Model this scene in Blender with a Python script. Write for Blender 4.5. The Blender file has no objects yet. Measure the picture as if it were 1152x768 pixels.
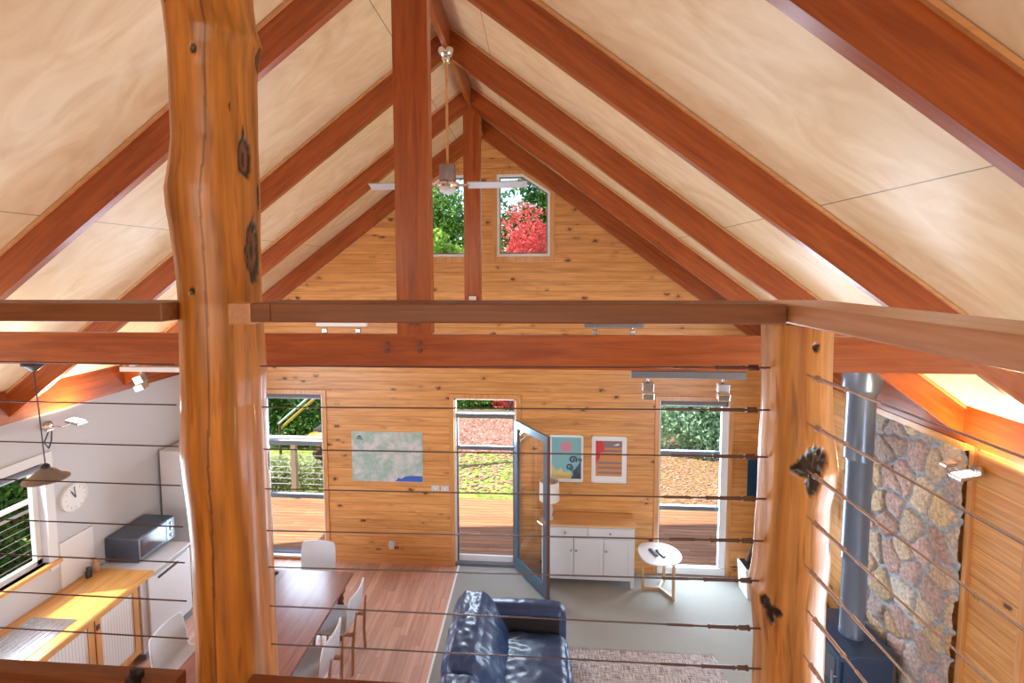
import bpy, bmesh, math, random
import numpy as np
from mathutils import Vector, Matrix, noise
random.seed(7)
S = bpy.context.scene
C = S.collection
PI = math.pi

# ------------------------------------------------------------------ camera
cam = bpy.data.cameras.new('camera'); co = bpy.data.objects.new('camera', cam); C.objects.link(co)
cam.sensor_width = 36.0; cam.lens = 555.7 / 1152 * 36
cam.shift_x = (576 - 563.76) / 1152; cam.shift_y = (345.28 - 384) / 1152
cam.clip_start = 0.05; cam.clip_end = 300
yw, pt, rl = [math.radians(v) for v in (-4.26969849, 4.19516931, 0.20638237)]
fw = Vector((math.sin(yw)*math.cos(pt), math.cos(yw)*math.cos(pt), -math.sin(pt)))
r0 = fw.cross(Vector((0, 0, 1))).normalized(); d0 = fw.cross(r0)
rr = math.cos(rl)*r0 + math.sin(rl)*d0; dd = -math.sin(rl)*r0 + math.cos(rl)*d0
Mx = Matrix((rr, -dd, -fw)).transposed().to_4x4(); Mx.translation = Vector((0, 0, 4.25))
co.matrix_world = Mx
S.camera = co

# ------------------------------------------------------------------ light
S.view_settings.view_transform = 'Standard'; S.view_settings.look = 'None'
S.view_settings.exposure = 0.08; S.view_settings.gamma = 1.0; S.view_settings.use_curve_mapping = False
w = bpy.data.worlds.new('sky'); S.world = w; w.use_nodes = True
wn = w.node_tree.nodes; wl = w.node_tree.links
sky = wn.new('ShaderNodeTexSky'); sky.sky_type = 'NISHITA'; sky.sun_disc = False
sky.sun_elevation = math.radians(58); sky.sun_rotation = math.radians(-105); sky.air_density = 1.0
wl.new(sky.outputs[0], wn['Background'].inputs[0]); wn['Background'].inputs[1].default_value = 0.36
sun = bpy.data.lights.new('sun', 'SUN'); sun.energy = 8.0; sun.angle = math.radians(0.6); sun.color = (1, .93, .82)
so = bpy.data.objects.new('sun', sun); C.objects.link(so)
so.rotation_euler = Vector((0.6, 0.17, -1.0)).to_track_quat('-Z', 'Y').to_euler()
def area(name, loc, direction, sx, sy, e, col):
    l = bpy.data.lights.new(name, 'AREA'); l.shape = 'RECTANGLE'; l.size = sx; l.size_y = sy; l.energy = e; l.color = col
    o = bpy.data.objects.new(name, l); C.objects.link(o); o.location = loc
    o.rotation_euler = Vector(direction).to_track_quat('-Z', 'Y').to_euler(); return o
# added fill at unseen rear and side openings; daylight at the visible openings
area('fill_rear_gable', (-0.7, -3.35, 4.9), (0, 1, -0.12), 5.0, 2.2, 75, (1, .86, .66))  # fill lamp put in behind the loft to brighten the room
area('fill_rear_left', (-4.75, 0.2, 1.6), (1, .25, 0), 2.5, 2.0, 110, (.78, .88, 1))  # unseen fill lamp added on the left, below the loft
area('daylight_kitchen_window', (-4.98, 2.9, 1.86), (1, 0, .12), 3.0, 1.0, 80, (.76, .87, 1))
area('fill_right_side', (3.38, 1.2, 1.5), (-1, .2, 0), 2.6, 2.2, 150, (.74, .86, 1))  # added fill lamp on the right, out of view
area('daylight_back_door', (-.74, 6.98, 2.05), (0, -1, -.15), .8, .7, 60, (.70, .84, 1))
area('daylight_back_window', (2.1, 6.98, 1.25), (0, -1, .1), .8, 2.2, 90, (.70, .84, 1))
area('daylight_dining_window', (-3.5, 6.98, 1.25), (0, -1, .1), .8, 2.2, 65, (.70, .84, 1))

# ------------------------------------------------------------------ materials
def nt(name):
    m = bpy.data.materials.new(name); m.use_nodes = True
    return m, m.node_tree.nodes, m.node_tree.links, m.node_tree.nodes['Principled BSDF']
def flat(name, col, rough=.5, metal=0, coat=0, bump=0, bscale=60, emit=0, spec=None, var=0.0):
    m, n, l, b = nt(name)
    b.inputs['Base Color'].default_value = (*col, 1); b.inputs['Roughness'].default_value = rough
    b.inputs['Metallic'].default_value = metal
    if coat: b.inputs['Coat Weight'].default_value = coat; b.inputs['Coat Roughness'].default_value = .1
    if emit: b.inputs['Emission Color'].default_value = (*col, 1); b.inputs['Emission Strength'].default_value = emit
    tc = n.new('ShaderNodeTexCoord'); nz = n.new('ShaderNodeTexNoise'); nz.inputs['Scale'].default_value = bscale
    nz.inputs['Detail'].default_value = 4; l.new(tc.outputs['Object'], nz.inputs['Vector'])
    if bump:
        bp = n.new('ShaderNodeBump'); bp.inputs['Strength'].default_value = bump; bp.inputs['Distance'].default_value = .01
        l.new(nz.outputs[0], bp.inputs['Height']); l.new(bp.outputs[0], b.inputs['Normal'])
    if var:
        mx = n.new('ShaderNodeMix'); mx.data_type = 'RGBA'; mx.inputs[6].default_value = (*[c*(1-var) for c in col], 1)
        mx.inputs[7].default_value = (*[min(1, c*(1+var)) for c in col], 1)
        l.new(nz.outputs[0], mx.inputs[0]); l.new(mx.outputs[2], b.inputs['Base Color'])
    return m
def math_node(n, l, op, a, b=None, c=None):
    q = n.new('ShaderNodeMath'); q.operation = op
    for i, v in enumerate((a, b, c)):
        if v is None: continue
        if isinstance(v, (int, float)): q.inputs[i].default_value = v
        else: l.new(v, q.inputs[i])
    return q.outputs[0]
def mixc(n, l, fac, a, b, mode='MIX'):
    q = n.new('ShaderNodeMix'); q.data_type = 'RGBA'; q.blend_type = mode
    if isinstance(fac, (int, float)): q.inputs[0].default_value = fac
    else: l.new(fac, q.inputs[0])
    for i, v in ((6, a), (7, b)):
        if isinstance(v, tuple): q.inputs[i].default_value = (*v, 1)
        else: l.new(v, q.inputs[i])
    return q.outputs[2]
def wood(name, dark, light, grain=(1, 14, 14), rot=(0, 0, 0), rough=.35, coat=.25, knots=.0, scale=2.0, contrast=(.3, .72), kcol=(.10, .03, .01), seed=0):
    """Varnished timber; the grain runs along local X after rot."""
    m, n, l, b = nt(name)
    tc = n.new('ShaderNodeTexCoord'); mp = n.new('ShaderNodeMapping'); mp.inputs['Rotation'].default_value = rot
    l.new(tc.outputs['Object'], mp.inputs[0])
    sc = n.new('ShaderNodeMapping'); sc.inputs['Scale'].default_value = grain; sc.inputs['Location'].default_value = (seed, seed*.7, 0)
    l.new(mp.outputs[0], sc.inputs[0])
    nz = n.new('ShaderNodeTexNoise'); nz.inputs['Scale'].default_value = scale; nz.inputs['Detail'].default_value = 8
    nz.inputs['Roughness'].default_value = .6; nz.inputs['Distortion'].default_value = .6; l.new(sc.outputs[0], nz.inputs['Vector'])
    rp = n.new('ShaderNodeValToRGB'); rp.color_ramp.elements[0].position = contrast[0]; rp.color_ramp.elements[1].position = contrast[1]
    rp.color_ramp.elements[0].color = (*dark, 1); rp.color_ramp.elements[1].color = (*light, 1); l.new(nz.outputs[0], rp.inputs[0])
    col = rp.outputs[0]
    if knots:
        vs = n.new('ShaderNodeMapping'); vs.inputs['Scale'].default_value = (1.3, 3.2, 3.2); l.new(mp.outputs[0], vs.inputs[0])
        vo = n.new('ShaderNodeTexVoronoi'); vo.inputs['Scale'].default_value = 1.6; l.new(vs.outputs[0], vo.inputs['Vector'])
        k = n.new('ShaderNodeMapRange'); k.inputs[1].default_value = knots; k.inputs[2].default_value = knots*.35
        l.new(vo.outputs['Distance'], k.inputs[0]); col = mixc(n, l, k.outputs[0], col, kcol)
    l.new(col, b.inputs['Base Color']); b.inputs['Roughness'].default_value = rough
    b.inputs['Coat Weight'].default_value = coat; b.inputs['Coat Roughness'].default_value = .18
    bp = n.new('ShaderNodeBump'); bp.inputs['Strength'].default_value = .12; bp.inputs['Distance'].default_value = .004
    l.new(nz.outputs[0], bp.inputs['Height']); l.new(bp.outputs[0], b.inputs['Normal'])
    return m
def boards(name, axis, dark, light, pitch=.128, vert='Z', rough=.42, knots=True, groove=.05, gcol=.5, coat=.2, jitter=.15, run=0.0):
    """Boards stacked along `vert`, grain running along `axis`; grooves, per-board tint and knots."""
    m, n, l, b = nt(name)
    tc = n.new('ShaderNodeTexCoord'); sp = n.new('ShaderNodeSeparateXYZ'); l.new(tc.outputs['Object'], sp.inputs[0])
    ch = {'X': sp.outputs[0], 'Y': sp.outputs[1], 'Z': sp.outputs[2]}
    u, v = ch[axis], ch[vert]
    q = math_node(n, l, 'DIVIDE', v, pitch); idx = math_node(n, l, 'FLOOR', q); fr = math_node(n, l, 'FRACT', q)
    wn_ = n.new('ShaderNodeTexWhiteNoise'); wn_.noise_dimensions = '1D'; l.new(idx, wn_.inputs['W'])
    if run:   # staggered board ends
        off = math_node(n, l, 'MULTIPLY_ADD', wn_.outputs['Value'], run*3.7, u)
        seg = math_node(n, l, 'DIVIDE', off, run); sfr = math_node(n, l, 'FRACT', seg); sid = math_node(n, l, 'FLOOR', seg)
        w2 = n.new('ShaderNodeTexWhiteNoise'); w2.noise_dimensions = '2D'; cv = n.new('ShaderNodeCombineXYZ')
        l.new(sid, cv.inputs[0]); l.new(idx, cv.inputs[1]); l.new(cv.outputs[0], w2.inputs['Vector']); rnd = w2.outputs['Value']
    else: rnd = wn_.outputs['Value']
    cb = n.new('ShaderNodeCombineXYZ')
    l.new(math_node(n, l, 'MULTIPLY_ADD', rnd, 37.0, u), cb.inputs[0])
    l.new(math_node(n, l, 'MULTIPLY', v, 16.0), cb.inputs[1]); l.new(math_node(n, l, 'MULTIPLY', rnd, 11.0), cb.inputs[2])
    nz = n.new('ShaderNodeTexNoise'); nz.inputs['Scale'].default_value = 1.6; nz.inputs['Detail'].default_value = 7
    nz.inputs['Distortion'].default_value = .8; l.new(cb.outputs[0], nz.inputs['Vector'])
    rp = n.new('ShaderNodeValToRGB'); rp.color_ramp.elements[0].position = .28; rp.color_ramp.elements[1].position = .66
    rp.color_ramp.elements[0].color = (*dark, 1); rp.color_ramp.elements[1].color = (*light, 1); l.new(nz.outputs[0], rp.inputs[0])
    tint = math_node(n, l, 'MULTIPLY_ADD', rnd, jitter, 1.0 - jitter/2)
    ct = n.new('ShaderNodeCombineXYZ'); [l.new(tint, ct.inputs[i]) for i in range(3)]
    col = mixc(n, l, 1.0, rp.outputs[0], ct.outputs[0], 'MULTIPLY')
    if knots:
        kv = n.new('ShaderNodeCombineXYZ'); l.new(math_node(n, l, 'MULTIPLY_ADD', rnd, 5.0, math_node(n, l, 'MULTIPLY', u, 4.4)), kv.inputs[0])
        l.new(math_node(n, l, 'DIVIDE', v, pitch*1.0), kv.inputs[1])
        vo = n.new('ShaderNodeTexVoronoi'); vo.inputs['Scale'].default_value = .9; l.new(kv.outputs[0], vo.inputs['Vector'])
        nd = n.new('ShaderNodeTexNoise'); nd.inputs['Scale'].default_value = 32; l.new(tc.outputs['Object'], nd.inputs['Vector'])
        dist = math_node(n, l, 'MULTIPLY_ADD', nd.outputs[0], .30, vo.outputs['Distance'])
        sepc = n.new('ShaderNodeSeparateColor'); l.new(vo.outputs['Color'], sepc.inputs[0])
        gate = math_node(n, l, 'GREATER_THAN', sepc.outputs[0], .38)
        k = n.new('ShaderNodeMapRange'); k.inputs[1].default_value = .34; k.inputs[2].default_value = .24; l.new(dist, k.inputs[0])
        halo = n.new('ShaderNodeMapRange'); halo.inputs[1].default_value = .48; halo.inputs[2].default_value = .2; halo.inputs[4].default_value = .55; l.new(dist, halo.inputs[0])
        col = mixc(n, l, math_node(n, l, 'MULTIPLY', halo.outputs[0], gate), col, tuple(c*.62 for c in dark))
        col = mixc(n, l, math_node(n, l, 'MULTIPLY', k.outputs[0], gate), col, (.13, .035, .012))
    g = math_node(n, l, 'LESS_THAN', fr, groove)
    if run: g = math_node(n, l, 'MAXIMUM', g, math_node(n, l, 'LESS_THAN', sfr, .004/run))
    col = mixc(n, l, math_node(n, l, 'MULTIPLY', g, 1-gcol), col, tuple(c*.25 for c in dark))
    l.new(col, b.inputs['Base Color']); b.inputs['Roughness'].default_value = rough
    b.inputs['Coat Weight'].default_value = coat; b.inputs['Coat Roughness'].default_value = .22
    bp = n.new('ShaderNodeBump'); bp.inputs['Strength'].default_value = .35; bp.inputs['Distance'].default_value = .006
    l.new(math_node(n, l, 'SUBTRACT', 1.0, g), bp.inputs['Height']); l.new(bp.outputs[0], b.inputs['Normal'])
    return m
def glass(name, tint=(1, 1, 1), refl=.08):
    m, n, l, b = nt(name); n.remove(b)
    tr = n.new('ShaderNodeBsdfTransparent'); tr.inputs[0].default_value = (*tint, 1)
    gl = n.new('ShaderNodeBsdfGlossy'); gl.inputs['Roughness'].default_value = .02
    fr = n.new('ShaderNodeFresnel'); fr.inputs['IOR'].default_value = 1.3; mx = n.new('ShaderNodeMixShader')
    l.new(math_node(n, l, 'MULTIPLY', fr.outputs[0], .12), mx.inputs[0]); l.new(tr.outputs[0], mx.inputs[1]); l.new(gl.outputs[0], mx.inputs[2])
    l.new(mx.outputs[0], n['Material Output'].inputs['Surface']); return m
SL = math.atan(.7465)
M = {}
BD, BL = (.22, .038, .005), (.43, .10, .016)
M['beam_x'] = wood('beam timber along x', BD, BL, seed=3, knots=.045, kcol=(.09, .012, .004))
M['beam_y'] = wood('beam timber along y', BD, BL, rot=(0, 0, PI/2), seed=5)
M['beam_z'] = wood('beam timber upright', BD, BL, rot=(0, PI/2, 0), seed=9, knots=.06, kcol=(.09, .012, .004))
M['raft_r'] = wood('rafter timber right', BD, BL, rot=(0, -SL, 0), seed=1, knots=.05, kcol=(.10, .014, .004))
M['raft_l'] = wood('rafter timber left', BD, BL, rot=(0, SL, 0), seed=2, knots=.05, kcol=(.10, .014, .004))
M['strip'] = wood('pale cover strip', (.55, .25, .09), (.72, .38, .16), seed=4)
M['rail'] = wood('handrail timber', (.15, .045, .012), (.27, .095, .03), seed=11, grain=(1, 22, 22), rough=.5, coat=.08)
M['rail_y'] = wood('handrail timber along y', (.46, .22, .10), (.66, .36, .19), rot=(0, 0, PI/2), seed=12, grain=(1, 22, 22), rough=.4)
M['ply_axis'] = None
M['pine_x'] = boards('pine lining boards', 'X', (.56, .225, .055), (.78, .40, .13))
M['pine_y'] = boards('pine lining boards side', 'Y', (.56, .235, .055), (.80, .42, .135))
M['pine'] = wood('pine trim', (.56, .24, .07), (.76, .40, .15), rot=(0, PI/2, 0), seed=6)
M['pine_h'] = wood('pine trim level', (.56, .24, .07), (.76, .40, .15), seed=7)
M['pine_yy'] = wood('pine trim along y', (.58, .25, .055), (.84, .46, .14), rot=(0, 0, PI/2), seed=8, knots=.05, kcol=(.2, .06, .02))
M['laminate'] = boards('laminate floor', 'Y', (.52, .28, .21), (.68, .42, .33), pitch=.095, vert='X', rough=.25, knots=False, groove=.025, gcol=.6, coat=.35, jitter=.3, run=.9)
M['deck'] = boards('deck boards', 'X', (.34, .135, .06), (.54, .26, .125), pitch=.095, vert='Y', rough=.7, knots=False, groove=.09, gcol=.1, coat=0, jitter=.35, run=2.4)
M['loftfloor'] = boards('loft floor boards', 'X', (.42, .14, .03), (.62, .25, .07), pitch=.12, vert='Y', rough=.4, knots=False, groove=.03)
M['white'] = flat('white paint', (.80, .80, .80), .5, bump=.05, bscale=30)
M['whitewall'] = flat('white wall paint', (.62, .63, .66), .7, bump=.06, bscale=80)
M['gloss_white'] = flat('white lacquer', (.68, .68, .69), .28, coat=.2)
M['frame_white'] = flat('white powder coat', (.85, .87, .88), .35)
M['alu'] = flat('grey aluminium frame', (.17, .19, .22), .4, metal=.3)
M['door_blue'] = flat('blue grey aluminium', (.13, .21, .29), .3, metal=.35)
M['door_edge'] = flat('red brown door edge', (.16, .05, .035), .5)
M['blind'] = flat('grey blind roll', (.22, .23, .26), .6)
M['glass'] = glass('clear glass')
M['steel'] = flat('brushed steel', (.60, .60, .62), .25, metal=1)
M['chrome'] = flat('bright chrome', (.80, .80, .80), .12, metal=1)
M['wire'] = flat('dark steel wire', (.12, .085, .08), .35, metal=.7)
M['fitting'] = flat('bronze toned steel fitting', (.16, .11, .10), .3, metal=.7)
M['fit_side'] = flat('weathered steel fitting', (.60, .50, .47), .35, metal=.6)
M['black'] = flat('black plastic', (.02, .02, .022), .4)
M['stove'] = flat('blue black stove enamel', (.05, .085, .16), .35, metal=.3)
M['flue'] = flat('grey flue metal', (.20, .24, .31), .28, metal=.55)
M['stoveglass'] = flat('dark stove glass', (.03, .045, .07), .06, coat=1)
M['tv'] = flat('dark tv screen', (.012, .03, .05), .12, coat=.6)
M['leather'] = flat('navy black leather', (.018, .045, .120), .44, coat=.22, bump=.15, bscale=45)
M['leather_dark'] = flat('brown black leather', (.03, .022, .024), .45, coat=.1, bump=.25, bscale=45)
M['shell'] = flat('white moulded plastic', (.66, .67, .69), .4)
M['legwood'] = wood('chair leg wood', (.36, .15, .06), (.52, .25, .11), rot=(0, PI/2, 0))
M['tablewood'] = wood('table timber', (.18, .065, .045), (.32, .13, .09), rot=(0, 0, PI/2), rough=.28, coat=.6)
M['darkturn'] = wood('dark turned timber', (.10, .03, .015), (.20, .06, .03), rot=(0, PI/2, 0))
M['sidewood'] = wood('pale brown sideboard top', (.62, .34, .13), (.80, .50, .24), rough=.22, coat=.7)
M['oak'] = wood('side table oak', (.45, .26, .12), (.62, .38, .19), rot=(0, PI/2, 0))
M['shade'] = flat('lamp shade linen', (.86, .84, .78), .8, bump=.1)
M['shade'].node_tree.nodes['Principled BSDF'].inputs['Transmission Weight'].default_value = .0
M['brown_pend'] = flat('taupe enamel', (.22, .17, .145), .35, coat=.2)
M['paper'] = flat('white paper', (.85, .85, .85), .6)
M['lit'] = flat('lit lamp panel', (1, .93, .80), .4, emit=7)
M['fanmotor'] = flat('mauve grey fan motor', (.28, .24, .26), .3, metal=.6)
M['bark'] = flat('dark firewood', (.12, .055, .03), .9, bump=.6, bscale=30, var=.4)
M['wicker'] = flat('brown wicker', (.16, .075, .035), .7, bump=.8, bscale=70, var=.4)
# ply ceiling
m, n, l, b = nt('pale plywood ceiling'); M['ply'] = m
tc = n.new('ShaderNodeTexCoord'); sp = n.new('ShaderNodeSeparateXYZ'); l.new(tc.outputs['Object'], sp.inputs[0])
mp = n.new('ShaderNodeMapping'); mp.inputs['Scale'].default_value = (1.0, 2.2, 1.0); l.new(tc.outputs['Object'], mp.inputs[0])
nz = n.new('ShaderNodeTexNoise'); nz.inputs['Scale'].default_value = 1.5; nz.inputs['Detail'].default_value = 6; nz.inputs['Distortion'].default_value = 3.0
l.new(mp.outputs[0], nz.inputs['Vector'])
rp = n.new('ShaderNodeValToRGB'); rp.color_ramp.elements[0].position = .3; rp.color_ramp.elements[1].position = .7
rp.color_ramp.elements[0].color = (.77, .56, .32, 1); rp.color_ramp.elements[1].color = (.90, .74, .50, 1); l.new(nz.outputs[0], rp.inputs[0])
dx = math_node(n, l, 'ABSOLUTE', math_node(n, l, 'ADD', sp.outputs[0], .745))
fr = math_node(n, l, 'FRACT', math_node(n, l, 'DIVIDE', math_node(n, l, 'ADD', dx, 1.55), 1.9))
seam = math_node(n, l, 'LESS_THAN', fr, .0026)
col = mixc(n, l, math_node(n, l, 'MULTIPLY', seam, .8), rp.outputs[0], (.16, .08, .04))
l.new(col, b.inputs['Base Color']); b.inputs['Roughness'].default_value = .45; b.inputs['Coat Weight'].default_value = .12; b.inputs['Coat Roughness'].default_value = .3
# carpet
m, n, l, b = nt('beige carpet'); M['carpet'] = m
tc = n.new('ShaderNodeTexCoord'); nz = n.new('ShaderNodeTexNoise'); nz.inputs['Scale'].default_value = 180; l.new(tc.outputs['Object'], nz.inputs['Vector'])
n2 = n.new('ShaderNodeTexNoise'); n2.inputs['Scale'].default_value = 2.2; l.new(tc.outputs['Object'], n2.inputs['Vector'])
col = mixc(n, l, nz.outputs[0], (.26, .26, .23), (.46, .46, .42)); col = mixc(n, l, math_node(n, l, 'MULTIPLY', n2.outputs[0], .3), col, (.32, .32, .29))
l.new(col, b.inputs['Base Color']); b.inputs['Roughness'].default_value = .95
bp = n.new('ShaderNodeBump'); bp.inputs['Strength'].default_value = .5; bp.inputs['Distance'].default_value = .004; l.new(nz.outputs[0], bp.inputs['Height']); l.new(bp.outputs[0], b.inputs['Normal'])
# woven rug
m, n, l, b = nt('woven rug'); M['rug'] = m
tc = n.new('ShaderNodeTexCoord')
cols = []
for sc_ in ((9, 120, 1), (120, 9, 1)):
    mp = n.new('ShaderNodeMapping'); mp.inputs['Scale'].default_value = sc_; l.new(tc.outputs['Object'], mp.inputs[0])
    nz = n.new('ShaderNodeTexNoise'); nz.inputs['Scale'].default_value = 1; nz.inputs['Detail'].default_value = 2; l.new(mp.outputs[0], nz.inputs['Vector']); cols.append(nz.outputs[0])
s_ = math_node(n, l, 'MULTIPLY', math_node(n, l, 'ADD', cols[0], cols[1]), .5)
rp = n.new('ShaderNodeValToRGB'); rp.color_ramp.elements[0].position = .38; rp.color_ramp.elements[1].position = .6
rp.color_ramp.elements[0].color = (.16, .10, .10, 1); rp.color_ramp.elements[1].color = (.66, .60, .56, 1); l.new(s_, rp.inputs[0])
l.new(rp.outputs[0], b.inputs['Base Color']); b.inputs['Roughness'].default_value = .95
# bark/colour-attribute materials
def attr_mat(name, rough=.5, coat=0, bump=.3, bscale=40, grain=False):
    m, n, l, b = nt(name); a = n.new('ShaderNodeAttribute'); a.attribute_name = 'Col'
    tc = n.new('ShaderNodeTexCoord'); mp = n.new('ShaderNodeMapping'); mp.inputs['Scale'].default_value = (1, 1, .06) if grain else (1, 1, 1)
    l.new(tc.outputs['Object'], mp.inputs[0])
    nz = n.new('ShaderNodeTexNoise'); nz.inputs['Scale'].default_value = bscale; nz.inputs['Detail'].default_value = 6; l.new(mp.outputs[0], nz.inputs['Vector'])
    v = n.new('ShaderNodeMapRange'); v.inputs[1].default_value = .3; v.inputs[2].default_value = .7; v.inputs[3].default_value = .66; v.inputs[4].default_value = 1.3; l.new(nz.outputs[0], v.inputs[0])
    ct = n.new('ShaderNodeCombineXYZ'); [l.new(v.outputs[0], ct.inputs[i]) for i in range(3)]
    col = mixc(n, l, 1.0, a.outputs['Color'], ct.outputs[0], 'MULTIPLY'); l.new(col, b.inputs['Base Color'])
    b.inputs['Roughness'].default_value = rough; b.inputs['Coat Weight'].default_value = coat; b.inputs['Coat Roughness'].default_value = .15
    bp = n.new('ShaderNodeBump'); bp.inputs['Strength'].default_value = bump; bp.inputs['Distance'].default_value = .008
    l.new(nz.outputs[0], bp.inputs['Height']); l.new(bp.outputs[0], b.inputs['Normal']); return m
M['log'] = attr_mat('varnished log', .38, .3, .16, 45, True)
M['stone'] = attr_mat('field stone', .8, 0, .5, 35)
def leaf_mat(name, c1, c2):
    m, n, l, b = nt(name); tc = n.new('ShaderNodeTexCoord'); nz = n.new('ShaderNodeTexNoise'); nz.inputs['Scale'].default_value = 2.5
    l.new(tc.outputs['Object'], nz.inputs['Vector']); g = n.new('ShaderNodeNewGeometry')
    f = math_node(n, l, 'ADD', math_node(n, l, 'MULTIPLY', g.outputs['Random Per Island'], .7), math_node(n, l, 'MULTIPLY', nz.outputs[0], .4))
    col = mixc(n, l, f, c1, c2); l.new(col, b.inputs['Base Color']); b.inputs['Roughness'].default_value = .55
    tl = n.new('ShaderNodeBsdfTranslucent'); l.new(col, tl.inputs[0]); mx = n.new('ShaderNodeMixShader'); mx.inputs[0].default_value = .3
    l.new(b.outputs[0], mx.inputs[1]); l.new(tl.outputs[0], mx.inputs[2]); l.new(mx.outputs[0], n['Material Output'].inputs['Surface']); return m
M['leaf_dark'] = leaf_mat('dark green leaves', (.03, .09, .012), (.10, .26, .03))
M['leaf_mid'] = leaf_mat('green leaves', (.08, .22, .03), (.24, .46, .07))
M['leaf_lime'] = leaf_mat('lime leaves', (.18, .36, .04), (.44, .62, .10))
M['leaf_blue'] = leaf_mat('blue green leaves', (.16, .36, .20), (.50, .74, .50))
M['leaf_pale'] = leaf_mat('pale shrub leaves', (.30, .40, .16), (.62, .70, .42))
M['leaf_red'] = leaf_mat('red maple leaves', (.62, .02, .03), (.92, .22, .20))
M['leaf_litter'] = leaf_mat('fallen leaves', (.42, .15, .10), (.82, .55, .46))
M['greywood'] = flat('weathered post timber', (.42, .36, .26), .8, bump=.3, var=.2)
M['trunk'] = flat('tree bark', (.13, .09, .06), .9, bump=.8, bscale=20, var=.4)
# lawn, mulch
def ground_mat(name, c1, c2, s):
    m, n, l, b = nt(name); tc = n.new('ShaderNodeTexCoord'); nz = n.new('ShaderNodeTexNoise'); nz.inputs['Scale'].default_value = s; nz.inputs['Detail'].default_value = 8
    l.new(tc.outputs['Object'], nz.inputs['Vector']); rp = n.new('ShaderNodeValToRGB'); rp.color_ramp.elements[0].position = .35; rp.color_ramp.elements[1].position = .65
    rp.color_ramp.elements[0].color = (*c1, 1); rp.color_ramp.elements[1].color = (*c2, 1); l.new(nz.outputs[0], rp.inputs[0]); l.new(rp.outputs[0], b.inputs['Base Color'])
    b.inputs['Roughness'].default_value = .95; bp = n.new('ShaderNodeBump'); bp.inputs['Distance'].default_value = .03; l.new(nz.outputs[0], bp.inputs['Height']); l.new(bp.outputs[0], b.inputs['Normal']); return m
M['lawn'] = ground_mat('lawn', (.15, .24, .03), (.38, .44, .10), 9)
M['mulch'] = ground_mat('mulch', (.20, .11, .045), (.42, .28, .12), 14)

# ------------------------------------------------------------------ mesh helpers
class MB:
    def __init__(s): s.v = []; s.f = []
    def add(s, vs, fs):
        o = len(s.v); s.v += [tuple(map(float, v)) for v in vs]; s.f += [tuple(i+o for i in f) for f in fs]; return s
    def box(s, x0, x1, y0, y1, z0, z1):
        return s.add([(x0, y0, z0), (x1, y0, z0), (x1, y1, z0), (x0, y1, z0), (x0, y0, z1), (x1, y0, z1), (x1, y1, z1), (x0, y1, z1)],
                     [(0, 3, 2, 1), (4, 5, 6, 7), (0, 1, 5, 4), (1, 2, 6, 5), (2, 3, 7, 6), (3, 0, 4, 7)])
    def obox(s, c, ax, ay, az, hx, hy, hz):
        c, ax, ay, az = Vector(c), Vector(ax).normalized(), Vector(ay).normalized(), Vector(az).normalized()
        vs = [c + ax*hx*i + ay*hy*j + az*hz*k for k in (-1, 1) for i, j in ((-1, -1), (1, -1), (1, 1), (-1, 1))]
        return s.add(vs, [(0, 3, 2, 1), (4, 5, 6, 7), (0, 1, 5, 4), (1, 2, 6, 5), (2, 3, 7, 6), (3, 0, 4, 7)])
    def tube(s, p0, p1, r0_, r1_=None, n_=12):
        p0, p1 = Vector(p0), Vector(p1); r1_ = r0_ if r1_ is None else r1_
        d = (p1-p0).normalized(); a = d.orthogonal().normalized(); b_ = d.cross(a)
        vs = [p + (a*math.cos(t)+b_*math.sin(t))*r for p, r in ((p0, r0_), (p1, r1_)) for t in [2*PI*i/n_ for i in range(n_)]]
        fs = [(i, (i+1) % n_, n_+(i+1) % n_, n_+i) for i in range(n_)] + [tuple(range(n_))[::-1], tuple(range(n_, 2*n_))]
        return s.add(vs, fs)
    def path(s, pts, r, n_=8):
        for a, b_ in zip(pts, pts[1:]): s.tube(a, b_, r, r, n_)
        return s
    def lathe(s, c, prof, n_=24, axis='Z'):
        c = Vector(c); vs = []
        for r, h in prof:
            for i in range(n_):
                t = 2*PI*i/n_; q = (r*math.cos(t), r*math.sin(t), h)
                if axis == 'Y': q = (q[0], q[2], q[1])
                if axis == 'X': q = (q[2], q[0], q[1])
                vs.append(c+Vector(q))
        fs = [(k*n_+i, k*n_+(i+1) % n_, (k+1)*n_+(i+1) % n_, (k+1)*n_+i) for k in range(len(prof)-1) for i in range(n_)]
        fs += [tuple(range(n_))[::-1], tuple(range((len(prof)-1)*n_, len(prof)*n_))]
        return s.add(vs, fs)
    def prism(s, poly, axis, a0, a1):
        def p(u, v, a): return {'X': (a, u, v), 'Y': (u, a, v), 'Z': (u, v, a)}[axis]
        n_ = len(poly); vs = [p(u, v, a0) for u, v in poly] + [p(u, v, a1) for u, v in poly]
        fs = [tuple(range(n_)), tuple(range(n_, 2*n_))[::-1]] + [(i, n_+i, n_+(i+1) % n_, (i+1) % n_) for i in range(n_)]
        return s.add(vs, fs)
    def build(s, name, mat, parent=None, smooth=False, bevel=0, seg=2):
        me = bpy.data.meshes.new(name); me.from_pydata(s.v, [], s.f)
        bm = bmesh.new(); bm.from_mesh(me); bmesh.ops.recalc_face_normals(bm, faces=bm.faces)
        if bevel: bmesh.ops.bevel(bm, geom=bm.edges, offset=bevel, segments=seg, affect='EDGES', profile=.5, clamp_overlap=True)
        bm.to_mesh(me); bm.free()
        if smooth:
            me.polygons.foreach_set('use_smooth', [True]*len(me.polygons))
            me.set_sharp_from_angle(angle=math.radians(40))
        me.materials.append(mat); o = bpy.data.objects.new(name, me); C.objects.link(o)
        if parent is not None: attach(o, parent)
        return o
def world_loc(o):
    v = Vector(o.location)
    return v if o.parent is None else v + world_loc(o.parent)
def attach(o, parent):
    o.parent = parent; o.location = Vector(o.location) - world_loc(parent)
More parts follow.
